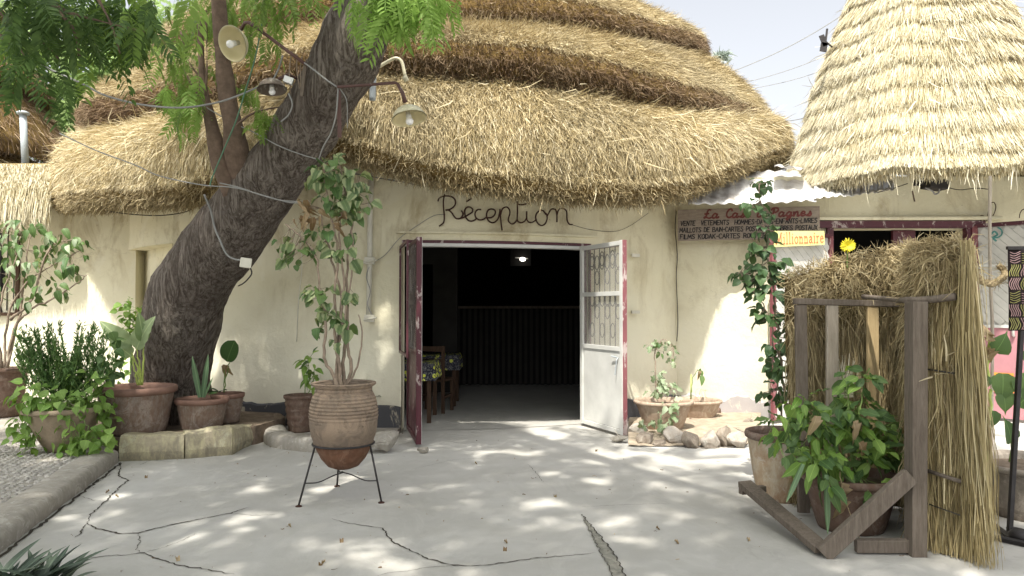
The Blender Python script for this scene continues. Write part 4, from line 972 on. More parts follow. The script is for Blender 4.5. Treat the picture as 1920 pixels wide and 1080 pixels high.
# yellow board Millionnaire hung on the left leaf
ux = (h1-f1).normalized(); 
yb = thing('name_board', 'yellow board with orange word Millionnaire on the open shop door', 'sign', at(1500, 460, 9.4))
y0, y1 = 9.27, 9.60
A0, A1, A2, A3 = at(1452, 463, y0), at(1546, 459, y1), at(1546, 433, y1), at(1452, 433, y0)
mb = MB(); off = nv1*.0; tk = nv1*(-.012)
mb.add([A0, A1, A2, A3, A0+tk, A1+tk, A2+tk, A3+tk], [(0, 1, 2, 3), (7, 6, 5, 4), (0, 4, 5, 1), (1, 5, 6, 2), (2, 6, 7, 3), (3, 7, 4, 0)]); mb.build('board', M['yellow'], yb)
mb = MB(); uxx = (A1-A0); wl = uxx.length; uxx.normalize()
nb_ = uxx.cross(Vector((0, 0, 1))).normalized()
if nb_.y > 0: nb_ = -nb_
hgt = (A3-A0).length
MF = {**SC, 'a': SC['A'], 'n': SC['N'], 'r': SC['R'], 'e': SC['E']}
letters(yb, M['text_orange'], 'Millionnaire', A0+uxx*wl*.02+Vector((0, 0, hgt*.16))+nb_*.004, uxx, Vector((0, 0, 1)), nb_, hgt*.70, wl*.95, MF, .15, .10, jit=0, smooth=False)
# painted board La Case à Pagnes
sb = thing('shop_sign', 'weathered board painted La Case à Pagnes above a list of wares', 'sign', at(1400, 420, 9.75))
Yb0, Yb1 = 9.93, 9.60
B0, B1, B2, B3 = at(1271, 452, Yb0), at(1537, 447, Yb1), at(1537, 386, Yb1), at(1271, 393, Yb0)
ub = (B1-B0); wb = ub.length; ub.normalize(); vb = (B3-B0); hb = vb.length; vb.normalize(); nb_ = ub.cross(vb).normalized()
if nb_.y > 0: nb_ = -nb_
for k in range(3):
    lo, hi = k/3+.004, (k+1)/3-.004; q = [B0.lerp(B3, lo), B1.lerp(B2, lo), B1.lerp(B2, hi), B0.lerp(B3, hi)]; t_ = -nb_*.02; off = nb_*rnd(0, .0015)
    mb = MB(); mb.add([p+off for p in q]+[p+t_ for p in q], [(0, 1, 2, 3), (7, 6, 5, 4), (0, 4, 5, 1), (1, 5, 6, 2), (2, 6, 7, 3), (3, 7, 4, 0)]); mb.build('plank', M['board'], sb)
mb = MB(); bp = lambda u, v: B0.lerp(B1, u)+(B3-B0)*v+nb_*.004
letters(sb, M['text_red'], 'La Case ` Pagnes', bp(.19, .70), ub, vb, nb_, hb*.27, wb*.75, {**SC, '`': [[(.1, .8), (.24, .66)], *[[(x*1, y) for x, y in SC['a'][0]]]]}, .07, .19, .45, .12, 0, True)
letters(sb, M['text_black'], 'VENTE  VETEMENTS  HOMMES-DAMES-ENFANTS-LIVRES', bp(.02, .485), ub, vb, nb_, hb*.14, wb*.96, gap=.17, stroke=.19, slant=.1)
letters(sb, M['text_black'], 'MAILLOTS DE BAIN-CARTES POSTALES-TIMBRES POSTAUX', bp(.012, .27), ub, vb, nb_, hb*.14, wb*.97, gap=.15, stroke=.19, slant=.06)
letters(sb, M['text_black'], 'FILMS KODAK-CARTES ROUTIERES', bp(.016, .06), ub, vb, nb_, hb*.14, wb*.66, gap=.17, stroke=.2, slant=.06)
# corrugated sheets between the two roofs
for (p0, p1, e0, e1, t0_, t1_, lab) in ((1290, 1531, 385, 378, 326, 320, 'corrugated roof sheet, the left one above the painted shop board'), (1526, 1676, 374, 357, 318, 328, 'corrugated roof sheet, the right one tucked under the straw cone')):
    rows = []; n = 70
    for i in range(n+1):
        t = i/n; px = p0+(p1-p0)*t; c_ = math.sin(i*2*math.pi/7)*.011; row = []
        for j in range(7):
            s_ = j/6; Y = 9.36+.75*s_; py = (e0+(e1-e0)*t)*(1-s_)+(t0_+(t1_-t0_)*t)*s_
            p = at(px+rnd(-.4, .4), py, Y); sag = .010*math.sin(t*9+s_*2)+.006*math.sin(t*23); row.append(p+Vector((0, 0, c_+sag+(rnd(-.005, .005) if j == 0 else rnd(-.003, .003)))))
        rows.append(row)
    mb = MB(); mb.grid(rows); o = mb.build('roof_sheet', M['zinc'], shop, True, label=lab); s_ = o.modifiers.new('s', 'SOLIDIFY'); s_.thickness = .004
mb = MB(); rows = [[at(1452+i*7, 322-3*math.sin(i*.8), 9.9-.2*j)+Vector((0, 0, .06+.03*math.sin(i*1.3+j))) for j in range(3)] for i in range(9)]; mb.grid(rows); mb.build('bent_sheet', M['zinc'], shop)
# cone roof
CC = Vector((5.69, 10.32, 0)); 
def cone_grid():
    prof = [(1.50, 3.17), (1.72, 3.03), (1.82, 3.05), (1.85, 3.12)]; ctl = [(1.85, 3.08), (1.70, 3.45), (1.55, 3.85), (1.44, 4.25), (1.33, 4.65), (1.17, 5.05), (1.01, 5.45), (.84, 5.9), (.70, 6.4), (.40, 7.0), (.03, 7.6)]
    rs_ = [c[0] for c in ctl]; z_ = [c[1] for c in ctl]; n = 64
    for i in range(1, n+1):
        z = 3.08+(7.6-3.08)*i/n; st = ((z-3.08)/.285) % 1.0; prof.append((float(np.interp(z, z_, rs_))+.016*(1-st), z))
    G = []
    for th in np.linspace(R(-150), R(150), 220): G.append([(CC.x+r*math.sin(th), CC.y-r*math.cos(th), z+.03*math.sin(th*7)+.015*math.sin(th*17)) for r, z in prof])
    return np.array(G)
G = cone_grid(); croof = thing('roof', None, None); croof.parent = shop; croof.location = (0, 0, 0)
grid_obj('thatch_cone', G, M['thatch_pale'], croof); sf = Surf(G)
n1 = 175000; P, N, dn, i, j = sf.sample(n1, 25, 195, 2, None); th = np.linspace(R(-150), R(150), 220)[i]
rad = np.stack([np.sin(th), -np.cos(th), np.zeros(n1)], 1); zz = P[:, 2]-.03*np.sin(th*7); wobz = zz+.11*snoise(P, 1.6, 71)+.035*snoise(P, 7, 72)
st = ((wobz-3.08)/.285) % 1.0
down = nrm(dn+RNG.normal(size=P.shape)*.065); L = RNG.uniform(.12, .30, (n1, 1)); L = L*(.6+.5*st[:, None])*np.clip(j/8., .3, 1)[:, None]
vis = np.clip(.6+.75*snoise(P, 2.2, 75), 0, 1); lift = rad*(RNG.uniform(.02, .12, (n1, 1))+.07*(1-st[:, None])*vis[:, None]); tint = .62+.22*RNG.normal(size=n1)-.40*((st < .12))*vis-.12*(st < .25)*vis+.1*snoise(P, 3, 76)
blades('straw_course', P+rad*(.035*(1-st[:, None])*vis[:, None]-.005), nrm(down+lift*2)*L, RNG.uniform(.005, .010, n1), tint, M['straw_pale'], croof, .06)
P, N, dn, i, j = sf.sample(6000, 25, 195, 0, 4); blades('hanging_straw', P, nrm(np.array([0, -.05, -1.0])+RNG.normal(size=P.shape)*.2)*RNG.uniform(.04, .13, (6000, 1)), RNG.uniform(.007, .013, 6000), RNG.uniform(0.1, .8, 6000), M['straw_pale'], croof)
P, N, dn, i, j = sf.sample(70, 60, 170, 1, 3); blades('hanging_straw', P, nrm(np.array([0, -.05, -1.0])+RNG.normal(size=P.shape)*.12)*RNG.uniform(.12, .32, (70, 1)), RNG.uniform(.009, .014, 70), RNG.uniform(0.6, 1, 70), M['straw_pale'], croof, .1)
P, N, dn, i, j = sf.sample(900, 25, 195, 4, None); N = nrm(N*np.sign(((P-np.array(CC))*N).sum(1))[:, None]); blades('loose_straw', P+N*.06, nrm(dn+RNG.normal(size=P.shape)*.5+N*.2)*RNG.uniform(.1, .3, (900, 1)), RNG.uniform(.006, .01, 900), RNG.uniform(.5, 1, 900), M['straw_pale'], croof)
# loudspeaker horn box under the cone eave
sp_ = thing('eave_box', 'dark box with a loop of cable under the cone eave', 'box', at(1738, 345, 9.2))
mb = MB(); mb.box(at(1752, 346, 9.2), (.24, .2, .12), Euler((0, .12, .1)).to_matrix()); mb.box(at(1728, 341, 9.25), (.16, .15, .08)); mb.build('housing', M['spk'], sp_, bevel=.01)
mb = MB(); mb.tube(catmull([at(1735, 352, 9.1), at(1748, 358, 9.1), at(1753, 364, 9.1), at(1760, 361, 9.1), at(1761, 354, 9.1)], 5), .010, 6); mb.build('cable_loop', M['cable_grey'], sp_, True)
cable('shop_wire', [at(1640, 362, 9.5), at(1672, 354, 9.5), at(1702, 344, 9.5)], .006, M['cable_dark'], 'dark wire along the shop wall left of the eave box')
cable('shop_wire', [at(1778, 352, 9.6), at(1800, 356, 9.6), at(1830, 353, 9.6), at(1856, 355, 9.6)], .006, M['cable_dark'], 'dark wire along the shop wall right of the eave box')
cable('wall_lettering', [at(1840, 414, 9.78), at(1836, 409, 9.78), at(1840, 404, 9.78), at(1845, 406, 9.78), at(1842, 411, 9.78), at(1850, 414, 9.78), at(1852, 404, 9.78), at(1855, 387, 9.78), at(1862, 379, 9.78), at(1867, 386, 9.78), at(1865, 398, 9.78), at(1859, 409, 9.78)], .006, M['rust'], 'bent rod letter above the right shop door', 'sign')
cable('wall_lettering', [at(1911, 409, 9.78), at(1913, 399, 9.78), at(1918, 393, 9.78), at(1926, 392, 9.78), at(1932, 399, 9.78)], .006, M['rust'], 'bent rod curl above the shop door at the right photo edge', 'sign')
cable('twig_on_wall', [at(1711, 358, 9.7), at(1713, 368, 9.7), at(1715, 378, 9.7)], .010, M['limb'], 'short dark twig stuck to the wall under the cone eave', 'twig')
# bracket standing out of the cone roof
br = thing('roof_bracket', 'rusty flat iron bracket and rod sticking out of the straw cone', 'bracket', at(1545, 90, 9.9))
mb = MB(); mb.bar(at(1540, 66, 9.9), at(1548, 86, 9.9), .07, .012, (0, 1, 0)); mb.bar(at(1546, 80, 9.9), at(1543, 97, 9.9), .09, .012, (0, 1, 0)); mb.build('flat_iron', M['iron'], br)
mb = MB(); mb.tube([at(1551, 54, 9.9), at(1548, 78, 9.9), at(1560, 88, 10.1)], .014, 6); mb.build('rod', M['iron'], br)
# power lines and pole
for k, (a_, b_, r_) in enumerate((((1366, 137), (1640, -12), .022), ((1384, 158), (1660, 48), .018), ((1412, 166), (1660, 78), .018), ((1456, 229), (1600, 176), .03), ((1300, 115), (1330, 75), .012))):
    lab = ['topmost power line rising right across the sky', 'second power line from the top between the roofs', 'third power line from the top between the roofs', 'lowest power line in the gap between the two roofs', 'short wire above the right shoulder of the big roof'][k]
    A_, B_ = at(*a_, 30), at(*b_, 26); mb = MB(); mb.tube([A_.lerp(B_, t)+Vector((0, 0, -.25*math.sin(3.14*t))) for t in np.linspace(0, 1, 14)], r_*.75, 4); tag(mb.build('power_line', M['cable_grey'], None), lab, 'wire', 'power lines in the gap between the roofs')
up_ = thing('utility_pole', 'distant utility pole with crossarm seen over the big roof', 'pole', at(1347, 577, 33))
up_.location.z = 0
mb = MB(); mb.tube([Vector((at(1340, 577, 33).x, 33, 0)), at(1338, 120, 33)], .11, 8); mb.build('pole', M['grey_pipe'], up_, True)
mb = MB(); mb.bar(at(1332, 121, 33), at(1364, 124, 33), .10, .10); mb.bar(at(1338, 133, 33), at(1362, 133, 33), .12, .10); mb.bar(at(1350, 131, 33), at(1358, 122, 33), .06, .06); mb.build('crossarm', M['grey_pipe'], up_)
for px in (1337, 1352, 1360):
    mb = MB(); c = at(px, 119, 33); mb.lathe(c-Vector((0, 0, .1)), [(.05, 0), (.09, .05), (.05, .1), (.08, .15), (.03, .2)], 10); mb.build('insulator', M['grey_pipe'], up_, True)
P = np.array([tuple(at(rnd(1344, 1364), 0, 36))[0:1]+(36.,)+(zat(rnd(98, 119), 36),) for _ in range(220)]); ft = blades('tree_top', P, RNG.normal(size=P.shape)*.18, np.full(220, .08), RNG.random(220), M['hazy_tree'], None, .1); tag(ft, 'small distant tree top just above the pole crossarm', 'tree', kind='stuff'); del ft['kind']
# ------------------------------------------------------------------ the leaning tree
tree = thing('neem_tree', 'big leaning tree with rough dark trunk growing out of the stone edged bed', 'tree', (-3.4, 8.1, 0))
SEC = [(850,222,408,8.5),(825,228,400,8.5),(790,236,392,8.48),(740,244,388,8.42),(700,250,386,8.35),(640,262,400,8.2),(600,268,412,8.1),(560,273,425,8.0),(520,285,452,7.88),(480,308,488,7.75),(440,335,520,7.62),(400,366,548,7.48),
       (360,398,572,7.32),(320,436,598,7.2),(280,472,624,7.1),(240,500,648,7.0),(200,528,668,6.92),(160,553,692,6.85),(120,575,714,6.8),(60,602,737,6.72),(0,640,762,6.66),(-80,680,780,6.55),(-160,712,790,6.3),(-240,740,790,6.0)]
cs = [at((l+r_)/2, y, Y) for y, l, r_, Y in SEC]; rs_ = []
for i, (y, l, r_, Y) in enumerate(SEC):
    a_, b_ = cs[max(0, i-1)], cs[min(len(cs)-1, i+1)]; d = b_-a_; rs_.append((r_-l)/2/F*Y*abs(d.z)/math.hypot(d.z, d.x)*1.03)
cc = catmull(cs, 5); rr_ = list(np.interp(np.arange(len(cc))/5, np.arange(len(cs)), rs_))
mb = MB(); mb.tube(cc, rr_, 64, False); V = np.array(mb.v); cen = np.repeat(np.array([tuple(c) for c in cc]), 64, 0); out = nrm(V-cen)
disp = .030*snoise(V, 2.2, 60)+.014*snoise(V*np.array([1, 1, .4]), 11, 61)+.007*snoise(V, 26, 62)
flare = np.clip((.55-V[:, 2])/.55, 0, 1)**2; angv = np.arctan2(out[:, 1], out[:, 0]); disp += flare*.07*(1+np.sin(angv*5+1))
mb.v = [tuple(p) for p in V+out*disp[:, None]]; mb.build('trunk', M['bark'], tree, True)
def limb(pts, r0, r1, mat=M['limb'], n=14):
    c = catmull(pts, 6); k = len(c); m_ = MB(); m_.tube(c, [r0+(r1-r0)*(i/(k-1))**.7 for i in range(k)], n)
    V = np.array(m_.v); cen = np.repeat(np.array([tuple(q) for q in c]), n, 0); m_.v = [tuple(p) for p in V+nrm(V-cen)*(.012*snoise(V, 6, 66))[:, None]]; return m_.build('limb', mat, tree, True)
limb([at(478,372,7.25), at(452,320,7.12), at(441,270,7.05), at(437,240,7.02), at(427,185,7.0), at(419,120,7.0), at(413,40,6.95), at(405,-60,6.9), at(380,-220,6.8)], .15, .045)
limb([at(440,362,7.2), at(416,310,7.12), at(402,258,7.1), at(392,215,7.1), at(383,180,7.1), at(378,120,7.1), at(374,40,7.05)], .13, .018)
limb([at(740,-100,6.5), at(560,-200,6.0), at(300,-150,5.3), at(100,-80,4.8), at(-100,-40,4.5)], .16, .05)
limb([at(745,-160,6.3), (-.75, 4.6, 6.3), (.2, 1.4, 8.0), (1.4, -1.5, 9.6)], .17, .04)
limb([at(745,-160,6.3), (-2.2, 4.0, 6.6), (-3.2, 1.0, 8.2), (-4.0, -2.0, 9.4)], .16, .04)
for pts in ([(0,20),(30,50),(75,75),(110,110)], [(-10,60),(40,95),(60,130),(95,155)], [(100,10),(140,60),(150,110)], [(180,-10),(210,50),(225,100)], [(60,-20),(120,20),(190,40),(270,60)]):
    limb([at(x, y, 4.8) for x, y in pts], .012, .004, M['limb'], 5)
for pts in ([(378,150),(352,110),(340,60)], [(385,180),(388,120),(386,20)], [(392,210),(360,160),(345,130)], [(430,200),(455,160),(470,120)], [(437,240),(470,215),(500,205),(530,200)], [(420,120),(450,80),(500,50)]):
    limb([at(x, y, 6.95) for x, y in pts], .014, .005, M['limb'], 5)
def spray(cx, cy, Y, rx, ry, ry_, n, size, dirbias=(0, -.1, -.9), spread=.8):
    out_ = []
    for _ in range(n):
        p = at(cx+random.gauss(0, .5)*rx, cy+random.gauss(0, .5)*ry, Y+rnd(-1, 1)*ry_); d = Vector(dirbias)+rvec(spread); out_.append(frond_matrix(p, d, size*rnd(.75, 1.2)))
    return out_
near = []
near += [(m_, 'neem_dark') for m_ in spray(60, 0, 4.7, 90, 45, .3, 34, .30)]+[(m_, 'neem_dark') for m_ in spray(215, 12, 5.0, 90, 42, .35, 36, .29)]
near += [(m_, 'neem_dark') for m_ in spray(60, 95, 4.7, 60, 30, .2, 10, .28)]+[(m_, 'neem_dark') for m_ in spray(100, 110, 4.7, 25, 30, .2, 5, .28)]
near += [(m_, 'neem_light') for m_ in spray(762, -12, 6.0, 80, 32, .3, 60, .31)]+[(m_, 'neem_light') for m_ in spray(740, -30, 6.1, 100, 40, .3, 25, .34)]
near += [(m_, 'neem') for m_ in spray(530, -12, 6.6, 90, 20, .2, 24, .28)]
near += [(m_, 'neem_light') for m_ in spray(335, 130, 7.0, 45, 90, .2, 14, .30)]
fm = {k: [frond_mesh(i, M[k]) for i in range(5)] for k in ('neem', 'neem_dark', 'neem_light')}
for m_, k in near:
    o = bpy.data.objects.new('leaf', random.choice(fm[k])); COL.objects.link(o); o.parent = tree; o.matrix_local = Matrix.Translation(-wloc(tree)) @ m_
mid = spray(350, 105, 7.25, 60, 90, .2, 64, .20)+spray(400, 10, 7.3, 110, 50, .2, 66, .22)+spray(480, 70, 7.25, 60, 50, .2, 12, .24)+spray(505, 215, 6.95, 35, 26, .15, 26, .18)+spray(460, 160, 7.15, 30, 40, .15, 14, .18)+spray(350, 195, 7.0, 36, 30, .2, 16, .22)
mid += spray(160, -10, 5.4, 170, 45, .5, 44, .32)+spray(225, 45, 5.2, 70, 40, .4, 20, .30)+spray(30, 30, 5.2, 60, 40, .4, 12, .32)
fronds('crown', mid, M['neem'], tree)
# unseen canopy over yard and camera, clumps placed along the sun for dappled shade
def shade_dens(x, y):
    if y > 10.1 or y < 1.0: return 0
    if y > 9.2: return 1.0 if -3.3 < x < -1.2 else (.25 if x < -1 else 0)
    if x > 1.15 and y > 8.1: return 0.04
    if x < -.2 and y > 7.9 and x > -1.0: return .35
    if -1.0 < x < 1.1 and y > 7.7: return .36
    if x > .45 and y > 6.0: return .36
    if x > .1 and y > 5.1: return .70
    if x < -3.4 and y > 7.6: return .6
    if x < -2.9 and y > 6.9: return .8
    return .985
cl = []; gx = -7.5
while gx < 5.2:
    gy = 1.0
    while gy < 10.2:
        x_, y_ = gx+rnd(-.15, .15), gy+rnd(-.15, .15)
        if random.random() < shade_dens(x_, y_)**1.3: cl.append((x_, y_))
        gy += .34
    gx += .34
over = []
for gx, gy in cl:
    h = rnd(8.0, 12.0); c = Vector((gx, gy, 0))+SDIR*(h/SDIR.z)
    for _ in range(7):
        p = c+Vector((random.gauss(0, .19), random.gauss(0, .19), random.gauss(0, .16))); over.append(frond_matrix(p, Vector((0, 0, -.3))+rvec(.9), rnd(.42, .62)))
fronds('crown', over, M['neem'], tree)

# background tree between the two left roofs
bt = thing('background_tree', 'pale green tree filling the gap between the two left roofs', 'tree', (-9.5, 21, 0))
mb = MB(); mb.tube([(-9.5, 21, 0), (-9.6, 21, 3), (-9.2, 21, 5.5), (-9.0, 21, 8)], [.3, .25, .18, .08], 10); mb.build('trunk', M['limb'], bt, True)
fr2 = []
for cx, cy, rx, ry, n in ((215,185,65,55,120), (130,225,60,45,90), (250,110,60,60,90), (150,120,70,60,45), (320,60,70,60,70), (60,60,90,60,50)): fr2 += spray(cx, cy, 21, rx, ry, 1.2, n, 1.25, (0, 0, -.3), .9)
fronds('crown', fr2, M['far_tree'], bt)

# ------------------------------------------------------------------ lamps, cables and boxes on the tree
def shade(parent, c, m3, rad, inner, outer):
    mb = MB(); pr = [(.02, .78), (.12, .77), (.30, .74), (.5, .67), (.72, .52), (.88, .32), (.96, .12), (.99, .02), (1.05, -.01), (1.05, .01)]
    mb.lathe(c, [(r*rad, z*rad) for r, z in pr], 36, cap0=True, m=m3); mb.build('lamp_shade', outer, parent, True)
    mb = MB(); mb.lathe(c, [(r*rad*.96, z*rad-.006) for r, z in pr[:-1]], 36, cap0=True, m=m3); mb.build('shade_inside', inner, parent, True)
    mb = MB(); mb.lathe(c, [(.0, rad*.52), (.14*rad, .5*rad), (.15*rad, .2*rad), (.17*rad, .18*rad), (.17*rad, .06*rad), (.0, .06*rad)], 16, cap0=False, m=m3); mb.build('lamp_holder', M['white_metal'], parent, True)
    mb = MB(); mb.lathe(c, [(0.02, .07*rad), (.14*rad, .05*rad), (.2*rad, -.06*rad), (.24*rad, -.18*rad), (.21*rad, -.3*rad), (.12*rad, -.38*rad), (.0, -.40*rad)], 20, cap0=False, m=m3); mb.build('bulb', M['bulb'], parent, True)
def tilt(axis): return Vector(axis).normalized().to_track_quat('Z', 'Y').to_matrix()
l3 = thing('enamel_lamp', 'cream enamel lamp hanging from the burgundy pipe arm right of the trunk', 'lamp', at(766, 205, 6.35))
c = at(767, 222, 6.35); shade(l3, c, tilt((-.20, .20, 1)), .145, M['enamel_in'], M['enamel'])
mb = MB(); mb.tube([at(633, 163, 6.42), at(690, 159, 6.38), at(742, 155, 6.35), at(746, 158, 6.35), at(755, 175, 6.35), at(760, 192, 6.36)], [.013]*4+[.018, .020], 10); mb.build('arm', M['arm'], l3, True)
mb = MB(); mb.bar(at(635, 168, 6.46), at(637, 258, 6.53), .036, .010, (0, 1, 0)); mb.build('bracket_plate', M['arm'], l3, bevel=.004)
l1 = thing('enamel_lamp', 'cream enamel lamp tilted to show its bulb, left of the trunk', 'lamp', at(430, 82, 6.5))
c = at(436, 82, 6.5); shade(l1, c, tilt((.42, .86, .45)), .150, M['enamel_in'], M['enamel'])
mb = MB(); mb.tube([at(578, 124, 6.55), at(540, 96, 6.5), at(500, 66, 6.5), at(466, 42, 6.5), at(459, 43, 6.53), at(452, 56, 6.6)], .015, 10); mb.build('arm', M['arm'], l1, True)
mb = MB(); mb.bar(at(573, 118, 6.55), at(566, 180, 6.6), .03, .03, (0, 1, 0)); mb.build('bracket_plate', M['wood_grey'], l1)
l2 = thing('enamel_lamp', 'small dirty grey lamp facing down beside the white box on the trunk', 'lamp', at(510, 162, 6.6))
c = at(510, 168, 6.6); shade(l2, c, tilt((-.1, .12, 1)), .125, M['enamel_dark'], M['enamel_dark'])
mb = MB(); mb.tube([at(522, 148, 6.62), at(540, 140, 6.7), at(562, 150, 6.75)], .014, 8); mb.build('arm', M['arm'], l2, True)
wb_ = thing('junction_box', 'white box on the trunk just behind the small dirty lamp', 'box', at(542, 152, 6.68)); mb = MB(); mb.box(at(541, 151, 6.66), (.085, .06, .06), Euler((0, .3, .2)).to_matrix()); mb.build('casing', M['bulb'], wb_, bevel=.006)
for k in range(4):
    x0 = 548+k*9; cable('tied_twig', [at(x0, 96+k*5, 6.6), at(x0-3+rnd(-4, 4), 130, 6.65), at(x0+rnd(-6, 8), 176, 6.68)], .006, M['stem'], ['leftmost', 'second', 'third', 'rightmost'][k]+' of the dry twigs tied under the burgundy arm left of the trunk', 'twig', 'dry twigs hanging by the lamp arm')
jb = thing('junction_box', 'cream junction box fixed low on the leaning trunk with wires', 'box', at(460, 493, 7.2))
mb = MB(); mb.box(at(461, 493, 7.17), (.105, .06, .095), Euler((0, .12, .3)).to_matrix()); mb.build('casing', M['white_pipe'], jb, bevel=.008)
mb = MB(); mb.tube(catmull([at(468, 500, 7.17), at(472, 512, 7.17), at(464, 524, 7.2), at(455, 532, 7.25), at(447, 536, 7.3)], 4), .007, 5); mb.build('loose_wire', M['cable_dark'], jb, True)
br2 = thing('bent_pipe', 'pale bent pipe arm without a lamp behind the trunk', 'pipe', at(745, 115, 7.3))
mb = MB(); mb.tube(catmull([at(706, 128, 7.3), at(735, 111, 7.3), at(746, 110, 7.3), at(754, 118, 7.3), at(760, 145, 7.3)], 4), .017, 8); mb.tube([at(758, 143, 7.3), at(763, 152, 7.3)], .026, 8); mb.build('pipe', M['enamel'], br2, True)
cable('grey_post', [at(701, 120, 7.35), at(699, 150, 7.35), at(698, 188, 7.35)], .035, M['grey_pipe'], 'short grey pipe standing between the trunk and the thatch', 'pipe')
cable('hanging_cable', [at(-20,76,6.2), at(30,92,6.3), at(90,128,6.4), at(150,155,6.5), at(200,180,6.6), at(270,197,6.7), at(340,202,6.7), at(400,194,6.8), at(440,182,6.8), at(480,165,6.7), at(510,150,6.7), at(522,130,6.7), at(530,105,6.6)], .009, M['cable_grey'], 'thick grey cable sagging from the left leaves to the small dirty lamp')
cable('hanging_cable', [at(112,250,6.9), at(180,282,6.9), at(255,310,6.9), at(300,330,6.9), at(380,347,6.9), at(440,352,6.9), at(500,368,6.9), at(545,380,6.9), at(580,377,6.9)], .006, M['cable_grey'], 'thin grey wire crossing in front of the left thatch and the trunk')
cable('hanging_cable', [at(412,343,6.95), at(450,352,6.9), at(490,366,6.9), at(530,376,6.9), at(575,378,6.9)], .006, M['cable_grey'], 'pale loose cable lying across the trunk at the fork')
cable('hanging_cable', [at(383,365,7.0), at(395,395,7.1), at(402,425,7.15), at(412,450,7.15), at(425,477,7.15), at(440,486,7.15), at(455,488,7.15)], .010, M['cable_grey'], 'grey cable running down the trunk into the cream junction box')
cable('hanging_cable', [at(381,198,7.0), at(410,215,7.0), at(440,232,7.0), at(480,250,6.95), at(520,272,6.75), at(560,288,6.75), at(600,300,6.75)], .006, M['cable_grey'], 'thin wire slanting down behind the two slim limbs towards the trunk')
cable('hanging_cable', [at(571,118,6.5), at(590,132,6.45), at(610,148,6.42), at(632,163,6.42)], .008, M['cable_grey'], 'short wire linking the two burgundy lamp arms')
cable('hanging_cable', [at(634,165,6.45), at(630,215,6.45), at(620,250,6.5), at(606,275,6.6), at(598,298,6.7)], .007, M['cable_grey'], 'thin wire hanging from the right lamp arm down the trunk')
cable('hanging_cable', [at(637,166,6.45), at(650,190,6.5), at(651,240,6.55)], .005, M['cable_grey'], 'short thin wire beside the burgundy bracket plate')
cable('hanging_cable', [at(541,175,6.6), at(548,195,6.6), at(541,215,6.65), at(527,228,6.7)], .008, M['cable_grey'], 'curl of grey wire under the white box on the trunk')
cable('green_cord', [at(492,40,6.6), at(478,110,6.6), at(460,170,6.7), at(443,225,6.8), at(420,280,6.9), at(397,335,6.95), at(394,350,6.95)], .007, M['cable_green'], 'thin green cord dropping in front of the two slim limbs', 'cord')
for (pts, lab) in (([(640,322),(690,330),(745,340)], 'thin dry root along the wall top right of the trunk'), ([(200,396),(250,402),(300,404),(345,398),(372,385)], 'thin dark wire hanging under the left eave')):
    cable('eave_wire', [at(x, y, 8.6 if x > 500 else 9.2) for x, y in pts], .007, M['cable_dark'], lab)

# ------------------------------------------------------------------ pots
def pot_px(px, by, ty, wt, wb, z0, mat, label, rim=None, ribs=0, rimh=.05, name='potted_plant', cat='potted plant', group='clay pots with plants', flare=1.0, sx=1.0):
    Yf = ground(px, by, z0).y; rb = wb/2/F*Yf; Yc = Yf+rb; rt = wt/2/F*Yc; c = Vector(((px-960)/F*Yc, Yc, z0)); h = zat(ty, Yc)-z0
    root = thing(name, label, cat, c, group)
    pr = []; n = 16
    for i in range(n+1):
        t = i/n; r = rb+(rt*.95-rb)*(t**.85 if flare == 1 else t**flare); z = (h-rimh)*t
        if ribs and t > .1: r += .006*math.sin(t*ribs*6.28)
        pr.append((r, z))
    rimp = [(rt*.965, h-rimh), (rt*1.03, h-rimh*.8), (rt*1.045, h-rimh*.35), (rt*1.02, h), (rt*.95, h+.002), (rt*.90, h-.03), (rt*.88, h-.09)]
    mb = MB(); mb.lathe(c, pr, 48, sx=sx, wob=.006); mb.build('pot', mat, root, True)
    mb = MB(); mb.lathe(c, rimp, 48, sx=sx, wob=.008, cap0=False); mb.build('rim', rim or mat, root, True)
    mb = MB(); mb.lathe(c, [(rt*.90, h-.06+rnd(-.005, .005)), (rt*.5, h-.05), (.01, h-.045)], 24, sx=sx, cap0=False, cap1=True); mb.build('soil', M['soil'], root)
    return root, c, h, rt
# tripod pot
tri = thing('pot_stand', 'thin three legged iron stand holding the tall round bottomed pot', 'stand', (-1.27, 5.68, 0))
tc = Vector((-1.275, 5.68, 0)); SCL = 5.68/F
ptp = thing('potted_plant', 'tall round bottomed clay pot with leggy woody plant, standing in the iron tripod', 'potted plant', (tc.x, tc.y, .2), 'clay pots with plants')
pr = [(.0, .232), (.06, .236), (.115, .258), (.165, .315), (.200, .385), (.215, .425)]
mb = MB(); mb.lathe(tc, pr, 56, wob=.006, cap0=False); mb.build('pot_base', mat_terra('burnt_clay', (0.15, .075, .045), (.20, .125, .085), .5, (.07, .04, .03)), ptp, True)
pr = [(.214, .42), (.226, .432), (.222, .446), (.238, .49), (.249, .55), (.254, .62)]
for i in range(9):
    z = .635+i*.022; r = .2565-.0047*i*(i/8)-.003*(i > 6)*(i-6); pr += [(r+.003, z), (r-.005, z+.014)]
pr += [(.212, .838), (.211, .850), (.228, .862), (.240, .872), (.240, .884), (.226, .888), (.205, .875), (.200, .83)]
mb = MB(); mb.lathe(tc, pr, 56, wob=.005, cap0=False); mb.build('pot', mat_ribbed((0.33, .25, .18), (.21, .165, .125), (.10, .078, .06)), ptp, True)
mb = MB(); mb.lathe(tc, [(.203, .84), (.1, .85), (.01, .852)], 24, cap0=False, cap1=True); mb.build('soil', M['soil'], ptp)
feet = [ground(560, 950), ground(715, 943), ground(632, 912)]
tops = [tc+Vector(((f_-tc).normalized().x*.222, (f_-tc).normalized().y*.222, .428)) for f_ in feet]
